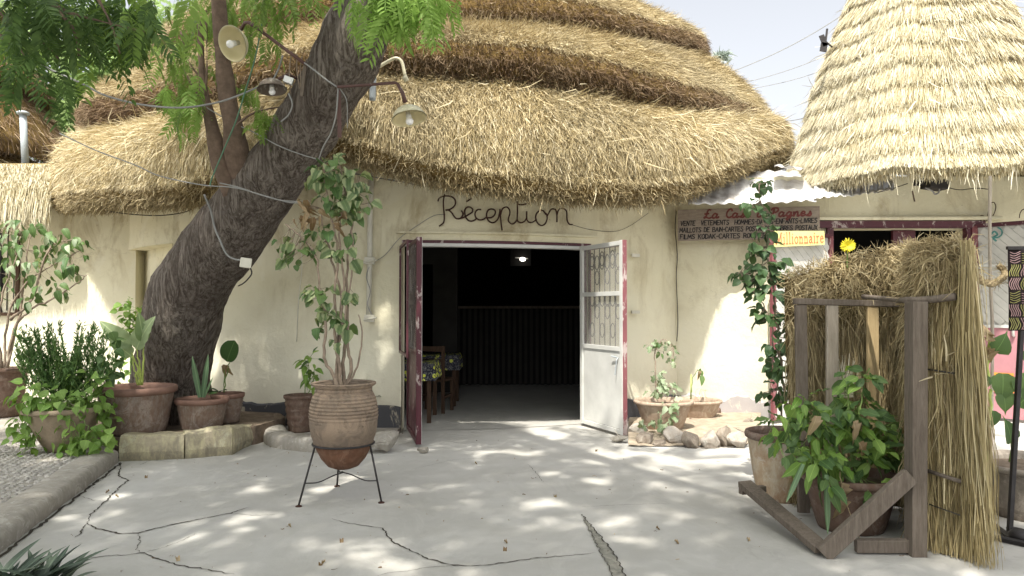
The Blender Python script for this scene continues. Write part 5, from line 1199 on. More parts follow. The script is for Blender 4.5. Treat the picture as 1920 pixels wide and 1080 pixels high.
mb = MB(); mb.tube([tc+Vector((.228*math.cos(t), .228*math.sin(t), .426)) for t in np.linspace(0, 2*math.pi, 37)], .008, 6, False); mb.build('ring', M['iron'], tri, True)
hub = tc+Vector((0, 0, .205))
for f_, t_ in zip(feet, tops):
    mb = MB(); mb.tube([t_, f_+Vector((0, 0, .01))], .0075, 8); mb.build('leg', M['iron'], tri, True)
    mb = MB(); mb.lathe(f_, [(.024, 0), (.024, .006), (.01, .012)], 12, cap1=True); mb.build('foot', M['rust'], tri)
    m_ = t_.lerp(f_, .62); mb = MB(); mb.tube(catmull([m_, m_.lerp(hub, .35)+Vector((0, 0, -.02)), m_.lerp(hub, .75)+Vector((0, 0, -.002)), hub], 5), .005, 6); mb.build('brace', M['iron'], tri, True)
Y = 5.68; p = Plant(ptp, M['stem'])
ST = [[(640,726),(636,690),(630,640),(628,560),(633,470),(622,410),(612,350),(606,310)], [(645,726),(643,680),(652,610),(650,540),(655,450),(668,390),(672,345)], [(634,726),(624,700),(608,670),(610,610),(600,540),(592,480),(560,440),(535,420)],
      [(650,726),(658,690),(652,650),(640,590),(645,520),(636,440),(648,370),(640,320)], [(640,728),(633,660),(640,560),(625,500),(610,440),(600,390)], [(652,722),(672,680),(680,630),(672,590)], [(643,726),(630,690),(646,600),(661,500),(660,420),(655,360)]]
anc = []
for k, st in enumerate(ST): anc += p.stem([at(x, y, Y+.05*math.sin(k*2.1)) for x, y in st], .015 if k < 5 else .009, .005, wob=.006)
L_ = LF['vari']
for cx, cy, rx, ry, n in ((612,325,36,30,26), (650,345,38,34,24), (672,375,22,30,16), (628,375,32,26,14), (548,478,34,20,14), (600,440,26,22,12), (640,470,26,24,9), (600,548,18,22,10), (612,590,24,26,14), (640,620,16,26,7), (655,560,18,22,5), (540,455,16,20,4), (648,420,30,30,8)):
    p.cluster(at(cx, cy, Y), (rx*SCL, .09, ry*SCL), int(n*1.35), L_, .092, .45, anc)
p.cluster(at(575, 400, Y), (.09, .07, .11), 18, LF['dry'], .085, 1.2, anc); p.cluster(at(655, 400, Y-.02), (.09, .05, .10), 12, LF['dry'], .085, 1.2, anc); p.done()

# left group
root, c, h, rt = pot_px(8, 785, 690, 84, 60, .105, M['terra_dark'], 'brown pot at the left edge holding the sparse sapling', ribs=6)
p = Plant(root, M['stem']); Y = c.y; anc = []
for st in ([(10,690),(8,640),(20,580),(50,530),(95,500),(150,470)], [(5,690),(-5,620),(5,550),(25,500),(40,440)], [(14,690),(25,620),(60,580),(100,560),(140,535),(165,515)], [(12,690),(35,600),(44,540),(50,480),(62,430)], [(2,690),(-10,600),(-14,520),(-10,450)], [(20,600),(60,560),(90,470),(110,455),(140,450)]):
    anc += p.stem([at(x, y, Y-.25+rnd(-.1, .1)) for x, y in st], .018, .005)
for cx, cy, rx, ry, n in ((50,430,28,26,9), (12,455,30,30,9), (70,500,30,26,9), (20,505,34,30,10), (115,450,22,20,8), (138,485,16,30,9), (100,540,22,14,7), (55,560,20,12,4), (15,420,20,16,4), (92,450,20,18,6), (-10,560,18,20,5), (40,470,30,20,7), (150,450,10,10,3)):
    p.cluster(at(cx, cy, Y-.25), (rx/F*Y, .2, ry/F*Y), int(n*2), LF['droop'], .135, 1.1, anc)
p.done()
root, c, h, rt = pot_px(124, 850, 762, 136, 48, .105, M['terra_buff'], 'flared buff pot overgrown by heart leaved creeper and a bushy shrub', flare=.75)
p = Plant(root, M['stem_green']); Y = c.y
SP = []; SD = []; TT_ = []
for k in range(150):
    cx = rnd(20, 215); top = 602+abs(cx-70)*.0+rnd(0, 70)+(55 if 118 < cx < 140 else 0)+max(0, 45-cx)*.6+max(0, cx-190)*1.3; b0 = Vector((c.x+rnd(-.2, .22), c.y+rnd(-.2, .2), .105+h-.05)); tp = at(cx, top, Y+rnd(-.22, .22)); mid_ = b0.lerp(tp, .5)+Vector(((tp.x-b0.x)*.12, 0, .02))
    pts = catmull([b0, mid_, tp], 6)
    if k < 60: mb = MB(); mb.tube(pts, [.004]*(len(pts)-1)+[.001], 3, False); mb.build('stem', M['stem_green'], root)
    for i in range(46):
        t = rnd(.3, 1.0)*(len(pts)-1); i0 = min(int(t), len(pts)-2); q = pts[i0].lerp(pts[i0+1], t-i0); SP.append(tuple(q)); d = (rvec(.8)+Vector((0, 0, .9))).normalized(); SD.append(tuple(d*rnd(.035, .065))); TT_.append(rnd(0, 1))
blades('foliage', np.array(SP), np.array(SD), np.full(len(SP), .011), np.array(TT_), M['shrub'], root, .1, .1)
anc = [c+Vector((0, 0, h))]
for cx, cy, rx, ry, n, dy in ((60,745,42,26,34,.24), (110,750,50,26,36,.26), (165,735,44,36,34,.1), (195,770,22,34,20,.0), (45,790,22,30,20,.12), (50,830,26,24,20,.2), (150,815,34,28,24,.28), (190,825,28,20,18,.25), (128,840,24,12,10,.3), (200,700,14,30,14,0), (205,660,16,36,14,0)):
    p.cluster(at(cx, cy, Y-dy), (rx/F*Y, .1, ry/F*Y), int(n*1.25), LF['heart'] if cx < 185 or cy > 740 else LF['heart_mid'], .10, .5, None, .8)
for st in ([(90,770),(80,800),(62,830),(40,850)], [(140,775),(165,800),(160,830),(185,845)], [(120,775),(140,800),(120,835)]): p.stem([at(x, y, Y-.28) for x, y in st], .005, .003, 5)
p.done()
root, c, h, rt = pot_px(258, 818, 724, 136, 106, .2, M['terra'], 'largest grey terracotta pot with a big leaf plant in front of the trunk', M['terra_rim'], rimh=.07)
p = Plant(root, M['stem_yellow']); Y = c.y; Z = LF['big'][0]
Z = leaf_mesh('ear_leaf', M['leaf_ear'], ov(0.25, 0.62), curl=.25, fold=.35, n=12, wave=.12)
for st, tip_, sz, u_ in (([(262,722),(258,690),(243,652)], (188, 600), .40, (.2, -1, .5)), ([(264,722),(262,690),(256,655)], (280, 585), .38, (-.3, -1, .1)), ([(266,722),(270,680),(268,640)], (262, 575), .30, (.8, -1, .1)), ([(260,722),(254,700),(247,668)], (212, 640), .26, (.2, -1, .6))):
    q = p.stem([at(x, y, Y-.05) for x, y in st], .013, .006, mat=M['stem_yellow']); put_leaf(root, Z, q[-1], at(*tip_, Y-.15)-q[-1], Vector(u_), sz)
p.done()
# bright bush behind the trunk
bb = thing('bush', 'yellow green leafy bush glowing between the wall niche and the trunk', 'bush', at(245, 600, 8.8)); bb.location.z = 0; p = Plant(bb, M['stem_green'])
st = p.stem([at(245, 800, 8.8), at(246, 700, 8.8), at(242, 600, 8.8), at(240, 560, 8.8)], .02, .006)
for cx, cy, n in ((240,578,16), (250,615,26), (238,640,14), (255,590,14), (235,680,8), (225,700,8)): p.cluster(at(cx, cy, 8.75), (.12, .12, .14), n, LF['heart'], .10, .3, st)
p.done()
root, c, h, rt = pot_px(381, 808, 746, 92, 72, .2, M['terra'], 'grey terracotta pot with two upright striped blades', M['terra_rim'], rimh=.055)
p = Plant(root, M['stem_green'])
for (x, y), tp, sz in (((376,745),(362,668),.44), ((380,745),(391,662),.46), ((384,745),(404,700),.24)): b_ = at(x, y, c.y); put_leaf(root, LF['sword'][0], b_, at(*tp, c.y-.04)-b_, Vector((rnd(-.4, .4), -1, .2)), sz)
put_leaf(root, LF['spear'][0], at(388, 742, c.y), Vector((.5, -.2, .3)), (0, -.5, 1), .13)
root, c, h, rt = pot_px(426, 795, 737, 64, 48, .2, M['terra'], 'ribbed terracotta pot with round leaf plant, rightmost inside the stone edged bed', M['terra_rim'], ribs=9)
p = Plant(root, M['stem_green'])
q = p.stem([at(421,736,c.y), at(424,705,c.y), at(430,680,c.y), at(436,668,c.y)], .007, .005); put_leaf(root, LF['round'][0], q[-1]+Vector((-.06, 0, -.06)), Vector((.3, -.15, .95)), Vector((-.3, -1, .1)), .25)
q = p.stem([at(419,736,c.y), at(420,700,c.y), at(424,685,c.y)], .005, .004); 
for d_ in ((-.7, -.3, -.6), (.3, -.3, -.8), (-.2, -.5, -.7)): put_leaf(root, LF['dry'][0], q[-1], d_, (0, -1, .2), .10)
for d_ in ((-.8, -.4, .25), (-.6, -.5, .6), (.5, -.5, .4)): put_leaf(root, LF['spear'][0], at(412,736,c.y), d_, (0, -.3, 1), .16)
root, c, h, rt = pot_px(565, 812, 740, 60, 42, .05, M['terra_dark'], 'dark slim terracotta pot with small fresh plant behind the tripod pot', ribs=5, rimh=.04)
p = Plant(root, M['stem_green']); anc = p.stem([at(572,738,c.y), at(576,705,c.y), at(580,670,c.y)], .006, .003); anc += p.stem([at(578,738,c.y), at(588,710,c.y), at(590,690,c.y)], .005, .003)
p.cluster(at(580,690,c.y), (.10, .08, .16), 34, [LF['lance'][1], LF['lance'][0]], .115, .4, anc); p.cluster(at(590,712,c.y-.05), (.07, .05, .08), 14, LF['lance'][0:1], .12, .5, anc); p.done()
root, c, h, rt = pot_px(700, 808, 745, 34, 30, .0, M['terra_dark'], 'small pot with narrow grey green blades half hidden behind the tripod pot', rimh=.03)
for k in range(14): a_ = k*.75; put_leaf(root, LF['yucca'][0], c+Vector((0, 0, h-.02)), Vector((math.cos(a_)*rnd(.5, 1), math.sin(a_)*.6, rnd(.3, 1))), (0, -.3, 1), rnd(.17, .26))
# spiky plant in the lower left corner
sp2 = thing('spiky_plant', 'low clump of dark pointed blades in the lower left corner', 'plant', (-2.44, 3.84, 0), rz=0)
for k in range(54):
    a_ = rnd(0, 6.28); b_ = Vector((-2.46+rnd(-.17, .17), 3.82+rnd(-.08, .08), 0)); put_leaf(sp2, LF['yucca'][0], b_, Vector((math.cos(a_)*rnd(.3, 1.0), math.sin(a_)*.6, rnd(.45, 1.0))), (0, -.2, 1), rnd(.20, .34))

# right bed pots
root, c, h, rt = pot_px(1243, 812, 750, 106, 64, .06, M['terra_sand'], 'sandy clay pot with pale lobed leaf plant in the rock bed', rimh=.045, flare=.8)
p = Plant(root, M['stem']); Y = c.y; anc = p.stem([at(1234,748,Y), at(1229,710,Y), at(1228,670,Y), at(1234,645,Y), at(1246,636,Y), at(1262,650,Y)], .009, .004, wob=.01); anc2 = p.stem([at(1240,748,Y), at(1243,720,Y), at(1240,700,Y)], .006, .003)
for cx, cy, rx, ry, n in ((1222,648,12,10,8), (1240,640,14,8,9), (1256,655,10,14,8), (1262,675,8,14,6), (1236,658,6,6,3)): p.cluster(at(cx, cy, Y), (rx/F*Y, .06, ry/F*Y), n, [LF['lobed'][0], LF['droop'][0]], .072, .9, anc)
for cx, cy, rx, ry, n in ((1242,728,24,16,34), (1235,708,12,14,12), (1262,760,16,10,12), (1248,780,14,12,10), (1243,800,14,10,8), (1205,792,16,6,6)): p.cluster(at(cx, cy, Y-(.0 if cy < 745 else .36)), (rx/F*Y, .07, ry/F*Y), n, [LF['lobed'][0], LF['droop'][1]], .085, .5, anc2 if cy < 745 else None)
p.done()
root, c, h, rt = pot_px(1306, 788, 749, 88, 62, .06, M['terra_sand'], 'wide sandy clay pot with one drooping stalk, behind the rock bed', rimh=.04, sx=1.0)
p = Plant(root, M['stem_green']); Y = c.y; q = p.stem([at(1296,748,Y), at(1297,725,Y), at(1300,705,Y), at(1308,694,Y), at(1316,698,Y)], .006, .003); p.cluster(at(1313,698,Y), (.05, .04, .05), 5, LF['droop'][:1]+LF['dry'], .11, 1.0, q)
for k in range(6): q0 = at(1305+k*4, 747, Y); p.stem([q0, q0+Vector((rnd(-.04, .04), 0, .10)), q0+Vector((rnd(-.09, .09), 0, rnd(.06, .14)))], .002, .001, 4)
mb = MB(); mb.tube([at(1295,750,Y), at(1296,702,Y)], .007, 5); mb.build('stem', M['stem_yellow'], root, True); p.done()

# the two big pots in front of the straw screen
root, c, h, rt = pot_px(1464, 945, 808, 130, 88, 0, mat_terra('rust_stained_clay', (.40, .30, .20), (.52, .47, .37), .8, (.26, .12, .06), 4.5), 'tall pale rust stained pot carrying the climbing plant', M['terra_dark'], rimh=.055, flare=.7)
p = Plant(root, M['stem']); Y = c.y
anc = p.stem([at(1478,806,Y), at(1472,740,Y), at(1462,660,Y), at(1455,590,Y), at(1446,520,Y), at(1437,450,Y), at(1428,400,Y), at(1424,345,Y)], .012, .004)
anc += p.stem([at(1470,806,Y), at(1462,740,Y), at(1450,680,Y), at(1448,620,Y), at(1430,570,Y), at(1400,535,Y), at(1388,510,Y)], .008, .003)
sc_ = Y/F
for cx, cy, rx, ry, n in ((1427,344,14,12,10), (1412,385,18,14,11), (1434,400,14,12,7), (1434,430,22,16,14), (1430,470,22,16,15), (1415,505,24,20,16), (1448,500,24,20,18), (1396,518,14,14,9), (1412,540,18,14,11), (1440,550,26,20,18), (1468,520,16,14,10), (1432,590,20,16,12), (1458,600,20,18,14), (1462,640,20,18,15), (1450,665,16,14,9), (1470,690,20,18,15), (1450,735,18,22,14), (1478,740,14,18,8)):
    p.cluster(at(cx, cy, Y), (rx*sc_, .08, ry*sc_), int(n*1.35), LF['vine'], .080, .5, anc)
p.done()
root, c, h, rt = pot_px(1590, 1006, 888, 168, 118, 0, M['terra_dark'], 'dark brown pot with big leafy plant behind the crossed timbers', M['terra_dark'], rimh=.05, flare=.8)
p = Plant(root, M['stem_green']); Y = c.y; sc_ = Y/F; anc = []
for st in ([(1590,885),(1570,840),(1540,790),(1510,760)], [(1600,885),(1600,800),(1590,740),(1580,700)], [(1610,885),(1640,820),(1680,790),(1720,800)], [(1585,885),(1550,860),(1500,840),(1460,830)], [(1600,885),(1610,780),(1620,720),(1630,690)], [(1590,885),(1560,800),(1500,790),(1450,790)], [(1600,885),(1650,860),(1690,850)], [(1605,885),(1580,790),(1560,740)]):
    anc += p.stem([at(x, y, Y-rnd(0, .15)) for x, y in st], .007, .003, 6)
LL = [LF['lance'][0], LF['lance'][1], LF['lance_flat'][0], LF['lance_flat'][1]]
for cx, cy, rx, ry, n, dy in ((1500,765,40,24,18,.1), (1470,800,34,24,16,.1), (1530,800,44,28,24,.1), (1580,780,44,34,24,.1), (1620,800,44,30,20,.1), (1600,735,30,34,14,0), (1620,705,24,20,6,.1), (1670,835,40,24,18,.05), (1560,850,54,24,24,.15), (1530,860,34,26,16,.2), (1630,860,40,20,14,.15), (1480,840,30,18,10,.1), (1625,925,28,22,7,.26), (1700,820,24,20,8,0), (1545,905,18,18,5,.28), (1670,800,30,22,9,0)):
    p.cluster(at(cx, cy, Y-dy), (rx*sc_, .16, ry*sc_), int(n*1.6), LL, .125, .45, anc)
for (x, y, d_, s_) in ((1580,905,(.0,-.3,-1),.15), (1576,930,(.1,-.4,-1),.15), (1690,800,(.4,-.5,-.5),.11), (1530,780,(-.2,-.5,-.9),.11), (1600,790,(.2,-.5,-.7),.11), (1610,830,(.5,-.4,-.6),.10)): put_leaf(root, LF['dry'][0], at(x, y, Y-.3), Vector(d_), (0, -1, .3), s_)
p.stem([at(1575,885,Y-.28), at(1582,930,Y-.32), at(1600,985,Y-.36), at(1626,1046,Y-.42)], .003, .002, 5, mat=M['rope']); 
for (b_, tp, sz) in (((1505,870),(1478,930),.26), ((1548,890),(1550,1000),.36), ((1600,860),(1602,800),.22), ((1618,860),(1612,805),.2), ((1560,865),(1560,800),.22)): b_ = at(*b_, Y-.28 if b_[1] > 865 else Y); put_leaf(root, LF['sword'][0], b_, at(*tp, Y-.3)-b_, (0, -1, .1), sz)
p.done()

# ------------------------------------------------------------------ timber frame and straw screen
fr = thing('timber_frame', 'weathered timber frame of rails and slats leaning before the straw screen', 'frame', at(1720, 1045, 4.40)); fr.location.z = 0
def beam(a, b, wd, th, mat, up=(0, 1, 0), name='beam'):
    mb = MB(); mb.bar(a, b, wd, th, up, .0025); return mb.build(name, mat, fr, bevel=.004)
YB = 5.22
beam(Vector((at(1720,1045,4.40).x, 4.42, 0)), at(1718, 566, 4.42), .088, .10, M['wood_grey'], name='post')
beam(at(1488, 565, YB), at(1712, 571, YB), .042, .045, M['wood_grey'], name='rail')
beam(at(1712, 571, YB), at(1712, 572, 4.47), .06, .04, M['wood_grey'], (0, 0, 1), name='rail')
for px, wd, mt in ((1501, .085, 'wood_grey'), (1560, .085, 'wood_pale'), (1636, .085, 'wood_yellow')):
    a_ = at(px, 572, YB-.0); beam(Vector((a_.x+(.02 if px < 1520 else 0), YB+.03, .02)), a_, wd*.95, .03, M[mt], name='slat')
beam(at(1543, 1040, 4.37), at(1706, 892, 4.36), .10, .05, M['wood_grey'], name='brace')
beam(at(1604, 1023, 4.44), at(1703, 1023, 4.43), .075, .045, M['wood_pale'] if False else M['wood_grey'], name='rail')
g0 = ground(1540, 1040); g1 = at(1396, 907, 5.30)
beam(Vector((g0.x+.0, g0.y-.02, .035)), g1, .10, .045, M['wood_grey'], (0, -.25, 1), name='brace')
beam(g1+Vector((-.02, .03, -.06)), g1+Vector((.18, .12, -.06)), .05, .04, M['wood_grey'], (0, 0, 1), name='rail')
bp_ = thing('branch_pole', 'grey crooked branch laid across the top rail against the straw screen', 'branch', at(1700, 560, 5.0))
mb = MB(); mb.tube(catmull([at(1618,556,5.16), at(1660,560,4.9), at(1700,563,4.5), at(1740,562,4.40), at(1792,556,4.28)], 5), [.016]*10+[.022]*11, 8); mb.build('branch', M['wood_grey'], bp_, True)

scr = thing('straw_screen', 'tall screen of dry grass bundles standing on the right', 'screen', at(1650, 1000, 5.4)); scr.location.z = 0
PLN = [(1478,5.50),(1560,5.48),(1640,5.44),(1700,5.38),(1707,4.60),(1735,4.54),(1775,4.44),(1808,4.34)]
TOPY = [512, 482, 470, 460, 458, 456, 452, 450]
pl = [((px-960)/F*Y, Y, zat(ty, Y)) for (px, Y), ty in zip(PLN, TOPY)]
tt = np.linspace(0, len(pl)-1, 60); X_ = np.interp(tt, range(len(pl)), [q[0] for q in pl]); Y_ = np.interp(tt, range(len(pl)), [q[1] for q in pl]); Z_ = np.interp(tt, range(len(pl)), [q[2] for q in pl])
zz_ = np.linspace(0.0, 1, 26); G = np.zeros((60, 26, 3))
for i in range(60):
    for j in range(26): G[i, j] = (X_[i]+.02*math.sin(zz_[j]*5+i*.3)+.05*(1-zz_[j])*(i > 45)*(i-45)/15, Y_[i]+.025*math.sin(i*.7+zz_[j]*4), max(.02, zz_[j]*(Z_[i]-.05)))
G2 = G.copy(); G2[:, :, 1] += .035; GG = np.concatenate([G, G2[:, ::-1]], 1); grid_obj('grass_mat', GG, mat_thatch_base('grass_mat', (.075, .052, .024), (.19, .145, .07)), scr)
sf = Surf(G); nn = 42000; P, N, dn, i, j = sf.sample(nn); f_ = j/25.0; fluff = np.clip((f_-np.where(i > 34, .84, .72))/.12, 0, 1)[:, None]
d = nrm(np.array([0, 0, -1.0])*(1-fluff*.3)+RNG.normal(size=P.shape)*(.15+.42*fluff)); L = RNG.uniform(.07, .30, (nn, 1))*(1-.5*fluff)
tint = .54+.22*RNG.normal(size=nn)+.12*snoise(P, 4, 80)-.1*(f_ < .35)
yo = -np.abs(RNG.normal(size=nn))*.035*(1+1.2*fluff[:, 0]); P[:, 1] += yo; keep = P[:, 2]+(d*L)[:, 2] > -.02
blades('grass_stalks', P[keep], (d*L)[keep], RNG.uniform(.0035, .0075, nn)[keep], tint[keep], M['straw_dull'], scr, .12)
# fluffy upper edge
k_ = RNG.integers(0, 59, 3600); P = np.stack([X_[k_], Y_[k_]+RNG.normal(size=3600)*.03, Z_[k_]-RNG.uniform(.0, .10, 3600)], 1); d = nrm(RNG.normal(size=P.shape)+np.array([0, -.3, .1])); blades('grass_tips', P, d*RNG.uniform(.03, .10, (3600, 1)), RNG.uniform(.003, .007, 3600), RNG.uniform(.2, 1, 3600), M['straw_dull'], scr, .4)
# long bundle bound along the near edge
nb3 = 1300; xe0, ye0, ze0 = at(1808, 440, 4.26); P = np.zeros((nb3, 3)); D = np.zeros((nb3, 3)); u_ = RNG.uniform(0, 1, nb3)
for q in range(nb3):
    top = Vector((xe0+RNG.normal()*.022, 4.24+RNG.normal()*.03, ze0-.02-RNG.uniform(0, .9)**1)); fr_t = (ze0-top.z)/ze0; sprd = .03+.05*fr_t
    xc = lambda z: xe0+.010+.045*(1-z/ze0)**3
    zb = max(.005, top.z-RNG.uniform(.5, 1.3)); top.x = xc(top.z)+RNG.normal()*(.011+.010*(1-top.z/ze0)); bx = xc(zb)+(top.x-xc(top.z))*1.4+RNG.normal()*.02*(1.5 if zb < .2 else .4)
    P[q] = tuple(top); D[q] = (bx-top.x, RNG.normal()*.03-.02, zb-top.z)
blades('edge_bundle', P, D, RNG.uniform(.0035, .007, nb3), .60+.25*RNG.normal(size=nb3), M['straw_edge'], scr, .05, .5)
nb4 = 2600; P = np.stack([np.interp(RNG.random(nb4), [0, 1], [at(1740,900,5.0).x, xe0]), RNG.uniform(4.3, 5.0, nb4), RNG.uniform(.35, 1.75, nb4)], 1); _u = RNG.random(nb4); P[:, 0] = pl[4][0]+(pl[-1][0]-pl[4][0])*_u; P[:, 1] = 4.58+(4.34-4.58)*_u-RNG.random(nb4)*.05
blades('grass_skirt', P, np.stack([RNG.normal(size=nb4)*.025+.01, RNG.normal(size=nb4)*.03-.015, -np.minimum(P[:, 2]-.01, RNG.uniform(.3, .8, nb4))], 1), RNG.uniform(.004, .008, nb4), .5+.25*RNG.normal(size=nb4), M['straw_edge'], scr, .03, .5)
for (x0, y0, x1, y1, Ya, Yb, r_) in ((1738,882,1802,903,4.54,4.34,.013), (1738,944,1800,966,4.54,4.34,.004), (1736,692,1790,700,4.54,4.38,.005)):
    mb = MB(); mb.tube([at(x0, y0, Ya-.08), at(x1, y1, Yb-.06)], r_, 6); mb.build('cross_stick', M['wood_grey'] if r_ > .01 else M['cable_dark'], scr, True)
P = np.array([tuple(at(rnd(1745, 1800), rnd(640, 720), 4.36)) for _ in range(9)]); blades('broken_stalks', P, RNG.normal(size=P.shape)*.1, np.full(9, .012), np.full(9, .9), M['straw'], scr)
P = np.array([tuple(at(rnd(1570, 1600), 745, 5.3)) for _ in range(60)]); d = nrm(RNG.normal(size=P.shape)*np.array([.25, .1, .1])+np.array([0, 0, 1.0])); blades('broken_stalks', P, d*RNG.uniform(.1, .32, (60, 1)), np.full(60, .009), np.full(60, .9), M['straw_pale'], scr)
# yellow flower ornament on top of the screen
fl = thing('yellow_flower', 'bright yellow many petalled flower stuck on top of the straw screen', 'flower', at(1590, 458, 5.42)); c = at(1589, 460, 5.38)
pm = leaf_mesh('petal', M['flower'], ov(.11), curl=.2)
for k in range(44):
    a_ = k*2.4; e_ = (k % 4)*.22; put_leaf(fl, pm, c, Vector((math.cos(a_)*math.cos(e_), -math.sin(e_)-.15, math.sin(a_)*math.cos(e_)*.8)), (0, -1, 0), .058, 'petal')
mb = MB(); mb.tube([c, c+Vector((.01, .03, -.16))], .006, 5); mb.build('stem', M['stem_green'], fl)

# ------------------------------------------------------------------ right edge: big pot, stand, cloth, rope
root, c, h, rt = pot_px(1945, 990, 866, 236, 196, 0, mat_terra('grey_planter', (.22, .19, .155), (.30, .27, .23), .6, (.12, .09, .07)), 'large grey planter at the right photo edge behind the metal stand', rimh=.04)
p = Plant(root, M['stem_yellow']); Y = c.y
q = p.stem([at(1838,866,Y-.2), at(1840,780,Y-.2), at(1848,720,Y-.2), at(1856,640,Y-.2)], .028, .010, 10); p.stem([at(1846,866,Y-.2), at(1852,800,Y-.22), at(1858,730,Y-.2)], .02, .010, 10)
for (x, y, d_, s_, m_) in ((1846,700,(-.5,-.3,-.5),.2,'big'), (1838,760,(-.4,-.4,.7),.22,'big'), (1842,690,(-.5,-.4,.3),.2,'big'), (1850,640,(.1,-.3,.9),.12,'dry'), (1846,650,(-.3,-.3,-.9),.12,'dry'), (1852,655,(.3,-.3,-.8),.13,'dry')): put_leaf(root, LF[m_][0], at(x, y, Y-.25), Vector(d_), (0, -1, .3), s_)
anc = p.stem([at(1893,866,Y-.1), at(1898,800,Y-.1), at(1908,740,Y-.1), at(1905,700,Y-.1)], .008, .004, mat=M['stem_green'])
for (x, y, d_, s_) in ((1880,700,(-.1,-.3,-1),.22), (1866,660,(.4,-.3,.7),.17), (1915,700,(.3,-.3,-1),.24), (1895,830,(-.2,-.4,.9),.2), (1908,760,(.4,-.3,.5),.2), (1862,770,(-.1,-.3,-.9),.13), (1880,735,(.1,-.3,-.9),.16), (1925,680,(.4,-.3,.6),.18)): put_leaf(root, LF['heart_mid'][0], at(x, y, Y-.2), Vector(d_), (rnd(-.3, .3), -1, .3), s_)
p.done()
stn = thing('metal_stand', 'dark steel display stand with sled base at the right photo edge', 'stand', ground(1895, 1010)); Ys = 4.62
def sb_(a, b, t_=.028): mb = MB(); mb.bar(a, b, t_, t_, (0, 1, .2)); return mb.build('bar', M['iron'], stn, bevel=.003)
g_ = lambda x, y: ground(x, y, .02)
sb_(g_(1893, 998), at(1916, 600, ground(1893, 998).y)); sb_(g_(1853, 1005), g_(1960, 1028)); sb_(g_(1856, 978), g_(1900, 1010)); sb_(g_(1888, 990), g_(1960, 1006))
mb = MB(); mb.lathe(g_(1915, 1010), [(.07, 0), (.07, .03), (.05, .05), (0, .055)], 24); mb.build('counterweight', M['grey_pipe'] if False else M['iron'], stn, True)
bc = thing('batik_cloth', 'black cloth with pink and olive wavy pattern hanging at the right edge', 'cloth', at(1910, 465, 4.55)); Yc_ = 4.55
mb = MB(); rows = [[at(1891+75*i/10, 466+154*j/16, Yc_+.012*math.sin(i*1.3+j*.2)) for j in range(17)] for i in range(11)]; mb.grid(rows); o = mb.build('cloth', M['cloth_black'], bc, True); s_ = o.modifiers.new('s', 'SOLIDIFY'); s_.thickness = .006
for kk, mt in (('thread_pink', 0), ('thread_olive', 1)):
    mb = MB()
    for bi in range(3):
        for bj in range(6):
            if (bi+bj) % 2 != mt: continue
            x0, y0 = 1893+bi*22, 470+bj*25
            for q in range(5):
                ph = rnd(-.3, .3); pts = [at(x0+2+q*4+2.6*math.sin(t*5+bj+ph), y0+1+22*t, Yc_-.02) for t in np.linspace(0, 1, 8)] if (bi*3+bj) % 3 else [at(x0+1+19*t, y0+3+q*4.4+2.5*math.sin(t*4+ph+bi), Yc_-.02) for t in np.linspace(0, 1, 8)]
                mb.tube(pts, .0021, 4, False)
    mb.build('woven_pattern', M[kk], bc, kind='stuff')
mb = MB(); mb.bar(at(1888, 465, Yc_), at(1970, 465, Yc_), .02, .02); mb.build('hanging_rod', M['iron'], bc)
rp_ = thing('straw_rope', 'thick twisted straw rope looping from the screen to the shop door', 'rope', at(1850, 530, 4.5))
cp_ = catmull([at(1822,470,4.3), at(1822,500,4.3), at(1838,524,4.45), at(1860,532,4.6), at(1878,522,4.7), at(1884,508,4.8), at(1872,500,4.8)], 8)
for ph in (0, 2.1, 4.2):
    mb = MB(); mb.tube([q+Vector((.011*math.cos(i*.9+ph), .008*math.sin(i*.5), .011*math.sin(i*.9+ph))) for i, q in enumerate(cp_)], .012, 6); mb.build('strand', M['rope'], rp_, True)
P = np.array([tuple(q) for q in cp_]*10); blades('rope_fibres', P, RNG.normal(size=P.shape)*.03, np.full(len(P), .003), RNG.random(len(P)), M['straw_dull'], rp_, .3)
cable('pale_pole', [at(1857,330,6.2), at(1856,400,6.2), at(1857,520,6.2), at(1861,620,6.2), at(1860,760,6.2), Vector((at(1859,800,6.2).x, 6.2, 0))], .014, M['wood_pale'], 'thin pale pole standing upright in front of the right shop door', 'pole')
# orange notice on the pink shop door
on = thing('orange_notice', 'square orange notice with white lettering on the pink shop door', 'notice', P2(.32, 1.0, .03)); 
a_ = P2(.16, zat(735, 9.6), .026); w_ = .25; h_ = .25; 
mb = MB(); mb.bar(a_+Vector((0, 0, h_/2)), a_+ux2*w_+Vector((0, 0, h_/2)), .006, h_, (0, 0, 1)); mb.build('sheet', M['orange'], on)
letters(on, M['text_white'], 'orange', a_+ux2*.03+Vector((0, 0, .04))+nv2*.006, ux2, Vector((0, 0, 1)), nv2, .07, .17, {**SC}, .12, .14, jit=0)
mb = MB(); mb.tube([P2(.42, 1.35, .02), P2(.42, 1.34, .06), P2(.42, 1.10, .06), P2(.42, 1.09, .02)], .016, 8); mb.build('handle', M['white_metal'], r2_, True)

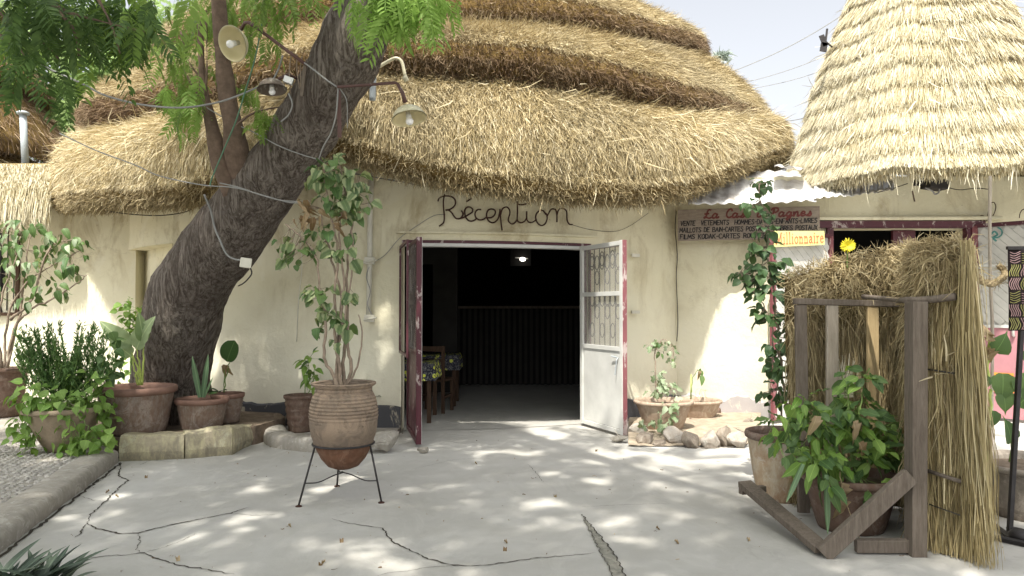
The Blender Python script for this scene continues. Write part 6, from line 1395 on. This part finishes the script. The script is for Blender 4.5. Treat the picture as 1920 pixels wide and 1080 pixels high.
# ------------------------------------------------------------------ stones and kerbs
import bmesh
def rock(c, sx, sy, sz, name='rock', mat=None, seed=0, group=None, label=None):
    """a broken stone: hull of points on an uneven block, edges worn, then roughened"""
    r_ = random.Random(seed); bm = bmesh.new(); c = Vector(c)
    for _ in range(16):
        a, b = r_.uniform(0, 6.283), r_.uniform(-1, 1); q = math.sqrt(1-b*b); k = r_.uniform(.82, 1.12)
        x, y, z = q*math.cos(a), q*math.sin(a), b; m_ = max(abs(x), abs(y), abs(z))**.55
        bm.verts.new((x/m_*sx*k, y/m_*sy*k, sz*.5*(1+z/m_*k)))
    bmesh.ops.convex_hull(bm, input=bm.verts[:]); bmesh.ops.delete(bm, geom=[v for v in bm.verts if not v.link_faces], context='VERTS')
    bmesh.ops.bevel(bm, geom=bm.edges[:], offset=min(sx, sy, sz)*.10, segments=1, affect='EDGES')
    bmesh.ops.subdivide_edges(bm, edges=bm.edges[:], cuts=1, use_grid_fill=True)
    for v in bm.verts: v.co += Vector((r_.uniform(-1, 1), r_.uniform(-1, 1), r_.uniform(-1, 1)))*min(sx, sy, sz)*.035
    me = bpy.data.meshes.new(name); bm.to_mesh(me); bm.free(); o = link(name, me, None, mat or M['stone']); o.location = (c.x, c.y, max(c.z, -.01))
    return tag(o, label, 'stone', group)
RK = [(1196,826,20,26,'rounded upright rock leftmost in the bed edge, next to the white door leaf'), (1214,836,20,20,'brown faceted rock, second from the left in the bed edge'), (1240,838,15,12,'low flat rock in the bed edge below the lobed leaf plant'), (1266,836,20,32,'pale blocky rock in the middle left of the bed edge'), (1298,842,22,30,'tan boulder, largest rock in the bed edge'), (1334,842,22,30,'grey pitted rock right of the tan boulder'), (1362,840,16,32,'upright brown rock right of the grey pitted rock'), (1388,842,24,26,'pale broad rock at the right end of the bed edge'), (1402,806,17,18,'grey round rock lying behind the right end of the bed edge'), (1372,815,16,8,'flat dark slab on the sand behind the bed edge'), (1296,800,9,14,'small dark chunk beside the sandy clay pots'), (1345,785,10,18,'broken dark shard leaning on the wide clay pot')]
for k, (px, by, wd, ht, lab) in enumerate(RK):
    g_0 = ground(px, by); s_ = g_0.y/F; rock((g_0.x, g_0.y+wd*s_*.7, -.01), wd*s_, wd*s_*.75, ht*s_*1.25, seed=k+5, label='rock: '+lab if False else lab, mat=M['terra_dark'] if k in (9, 10, 11) else M['stone_pale'] if k in (0, 3, 5, 7) else M['stone'])
g_0 = ground(1163, 830); rock((g_0.x, g_0.y, 0), .105, .07, .085, 'door_stone', M['kerb_conc'], 44, label='pointed grey stone holding the white door leaf open')
g_0 = ground(792, 850); rock((g_0.x, g_0.y, 0), .07, .05, .06, 'door_stone', M['kerb_conc'], 45, label='small pale stone at the foot of the burgundy door leaf')
# sand of the bed
rows = []
for i in range(26):
    t = i/25; px = 1178+(1425-1178)*t; row = []
    for j in range(9):
        s_ = j/8; g0_ = ground(px, 838-6*(t > .9), 0); yb_ = 9.6 if px < 1260 else 10.15; pt = g0_.lerp(Vector(((px-960)/F*yb_, yb_, 0)), s_); row.append((pt.x, pt.y, .015+.075*min(1, s_*4)*(1-.6*max(0, s_-.7)/.3)+rnd(-.008, .008)))
    rows.append(row)
mb = MB(); mb.grid(rows); mb.build('sandy_bed', M['sand'], kind='structure', smooth=True)
# bed at the tree
mb = MB(); mb.prism([(-3.72, 7.2), (-2.72, 7.95), (-2.6, 8.6), (-3.1, 9.6), (-5.5, 10.6), (-5.2, 8.2), (-3.95, 7.3)], -.02, .195); mb.build('tree_bed_soil', M['soil'], kind='structure')
kb = thing('kerb_wall', 'old yellow stained kerb stones edging the tree bed', 'kerb', (-3.2, 7.2, 0))
KP = [ground(222, 866), ground(346, 861), ground(436, 853), ground(484, 828)]
for k, (ta, tb) in enumerate(((818, 815), (813, 802), (800, 796))):
    a_, b_ = KP[k], KP[k+1]; d_ = (b_-a_).normalized(); nv_ = Vector((-d_.y, d_.x, 0)); ha, hb_ = zat(ta, a_.y), zat(tb, b_.y); rows = []
    for i in range(13):
        t = i/12; p_ = a_.lerp(b_, t)+d_*(.006 if i == 0 else -.006 if i == 12 else 0); h_ = ha+(hb_-ha)*t+.006*math.sin(i*1.1+k); q = .006*math.sin(i*.8+k*2); row = []
        for (u_, v_) in ((.01, 0), (-.01, .35), (.0, .7), (.012, .92), (.05, 1.0), (.16, 1.01), (.27, .96), (.28, 0)): row.append(p_+nv_*(u_+q+rnd(-.0025, .0025))+Vector((0, 0, h_*v_+rnd(-.002, .002))))
        rows.append(row)
    mb = MB(); mb.grid(rows); mb.add(rows[0], [tuple(range(8))]); mb.add(rows[-1], [tuple(range(8))[::-1]]); mb.build('stone', M['kerb'], kb)
kb2 = thing('kerb_wall', 'low grey curved kerb along the wall behind the tripod pot', 'kerb', (-2.2, 7.9, 0))
pts = catmull([Vector((-3.15, 9.05, 0)), Vector((-2.86, 8.5, 0)), Vector((-2.62, 7.98, 0)), Vector((-2.4, 7.72, 0)), ground(600, 850), ground(676, 852)], 6); rows = []
for i, p_ in enumerate(pts):
    d_ = (pts[min(i+1, len(pts)-1)]-pts[max(0, i-1)]).normalized(); nv_ = Vector((-d_.y, d_.x, 0)); h_ = .13+.012*math.sin(i*.9)
    rows.append([p_+nv_*(u_+rnd(-.006, .006))+Vector((0, 0, h_*v_)) for u_, v_ in ((0, 0), (.0, .6), (.02, .92), (.06, 1), (.2, 1.0), (.24, .9), (.26, 0))])
mb = MB(); mb.grid(rows); mb.add(rows[0], [tuple(range(7))]); mb.add(rows[-1], [tuple(range(7))[::-1]]); mb.build('kerb_run', M['kerb_conc'], kb2, True)
mb = MB(); mb.prism([(-3.0, 8.9), (-2.35, 7.95), (-1.9, 7.75), (-1.35, 7.8), (-1.3, 8.8), (-2.5, 9.1)], -.02, .05); mb.build('kerb_bed_soil', M['kerb_conc'], kind='structure')
g_0 = ground(716, 852); rock((g_0.x, g_0.y+.14, -.01), .165, .15, .235, 'concrete_lump', M['kerb_conc'], 77, label='cracked concrete lump at the foot of the left door jamb')
P = np.stack([RNG.uniform(-4, 3, 260), RNG.uniform(3.3, 8.8, 260), np.full(260, .006)], 1); P = P[P[:, 0] > -3.7+.25*(7-P[:, 1])]
gr = blades('grit', P, RNG.normal(size=P.shape)*np.array([.014, .014, .001]), RNG.uniform(.003, .009, len(P)), RNG.random(len(P)), M['straw_brown'], None, .4, .5); tag(gr, 'fine grit and leaf crumbs lying on the concrete yard', 'grit', kind='stuff')
# fallen leaves
fm_ = LF['dry'][0]
for k, (x, y) in enumerate(((205,921),(216,930),(602,1058),(640,1012),(332,1046),(945,1015),(948,1028),(1230,990),(890,868),(1040,930),(610,1053),(275,893),(1265,1015),(1400,1010),(540,985),(1120,845))):
    o = bpy.data.objects.new('fallen_leaf', fm_); COL.objects.link(o); o.location = ground(x, y, .012); o.rotation_euler = (rnd(-.1, .3), 0, rnd(0, 6)); o.scale = (.045,)*3; tag(o, 'tiny dry leaf lying on the open concrete yard', 'leaf', 'dry leaves scattered on the concrete')

# ------------------------------------------------------------------ inside the room
def table(c, w_, d_, h_, label):
    t = thing('table', label, 'table', c); c = Vector(c)
    mb = MB(); mb.box(c+Vector((0, 0, h_-.015)), (w_, d_, .03)); mb.build('tabletop', M['wood_brown'], t)
    for sx in (-1, 1):
        for sy in (-1, 1): mb = MB(); mb.box(c+Vector((sx*(w_/2-.05), sy*(d_/2-.05), h_/2-.015)), (.05, .05, h_-.03)); mb.build('leg', M['wood_brown'], t)
    cl_ = MB(); n = 24; rows = []
    for j, (o_, z_) in enumerate(((-.5, 0), (.0, 0.004), (.012, -.02), (.02, -.10), (.03, -.21))):
        row = []
        for i in range(n*4):
            s_ = i/n; k = int(s_); f = s_-k; cr = [(-1, -1), (1, -1), (1, 1), (-1, 1)]; a_ = cr[k]; b_ = cr[(k+1) % 4]; ux_, uy_ = a_[0]+(b_[0]-a_[0])*f, a_[1]+(b_[1]-a_[1])*f
            e = max(o_, -.49); wv = .012*math.sin(i*1.1)*(j > 2)
            row.append(c+Vector((ux_*(w_/2*(1 if o_ >= 0 else .02)+max(0, o_)+wv), uy_*(d_/2*(1 if o_ >= 0 else .02)+max(0, o_)+wv), h_+.003+z_)))
        rows.append(row)
    cl_.grid(rows, True); o = cl_.build('tablecloth', M['cloth_yellow'], None, True); tag(o, None, 'tablecloth'); return t, o
def chair(c, rz, label):
    t = thing('chair', label, 'chair', c, rz=0); m3 = Euler((0, 0, rz)).to_matrix(); c = Vector(c)
    def bx(cc_, sz, nm): mb = MB(); mb.box(c+m3@Vector(cc_), sz, m3); mb.build(nm, M['wood_brown'], t)
    for sx in (-1, 1): bx((sx*.19, -.19, .22), (.04, .04, .44), 'leg'); bx((sx*.19, .19, .46), (.04, .04, .92), 'leg'); bx((sx*.19, 0, .22), (.025, .34, .03), 'stretcher')
    bx((0, 0, .45), (.42, .42, .03), 'seat'); bx((0, .19, .88), (.34, .025, .07), 'back_rail'); bx((0, .19, .72), (.34, .02, .05), 'back_rail'); return t
t1, o = table((-1.30, 9.75, .006), .62, .8, .74, 'wooden table with patterned cloth just inside the left door leaf'); o['label'] = 'black and yellow patterned cloth on the table nearest the doorway'
t2, o = table((-1.10, 11.3, .006), .6, .7, .74, 'second wooden table deeper inside the dark room'); o['label'] = 'black and yellow patterned cloth on the table deeper in the room'
chair((-1.08, 10.45, .006), 2.9, 'wooden chair standing behind the nearest cloth covered table')
ctr = thing('bar_counter', 'dark counter faced with upright slats at the back of the room', 'counter', (.3, 14.0, .006))
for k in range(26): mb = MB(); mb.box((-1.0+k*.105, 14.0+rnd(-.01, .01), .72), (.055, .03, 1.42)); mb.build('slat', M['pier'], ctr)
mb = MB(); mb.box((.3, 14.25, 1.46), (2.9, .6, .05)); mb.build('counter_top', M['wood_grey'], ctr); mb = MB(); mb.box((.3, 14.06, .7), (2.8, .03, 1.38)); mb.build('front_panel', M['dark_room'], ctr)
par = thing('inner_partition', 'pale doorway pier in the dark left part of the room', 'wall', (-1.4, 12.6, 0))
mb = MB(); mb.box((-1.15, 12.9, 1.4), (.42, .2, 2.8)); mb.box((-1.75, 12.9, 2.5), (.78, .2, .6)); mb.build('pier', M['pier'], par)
lw = thing('wall_light', 'small lit lamp glowing high on the back wall of the dark room', 'lamp', at(978, 485, 15.6))
mb = MB(); mb.box(at(976, 480, 15.75), (.44, .04, .42)); mb.build('back_plate', M['dark_room'], lw)
mb = MB(); mb.lathe(at(980, 486, 15.6), [(0, -.045), (.05, -.03), (.06, 0), (.04, .03), (0, .04)], 14, cap0=False); mb.build('bulb', M['lit'], lw, True)
mb = MB(); mb.bar(at(966, 483, 15.62), at(990, 485, 15.62), .02, .02); mb.build('holder', M['bulb'], lw)
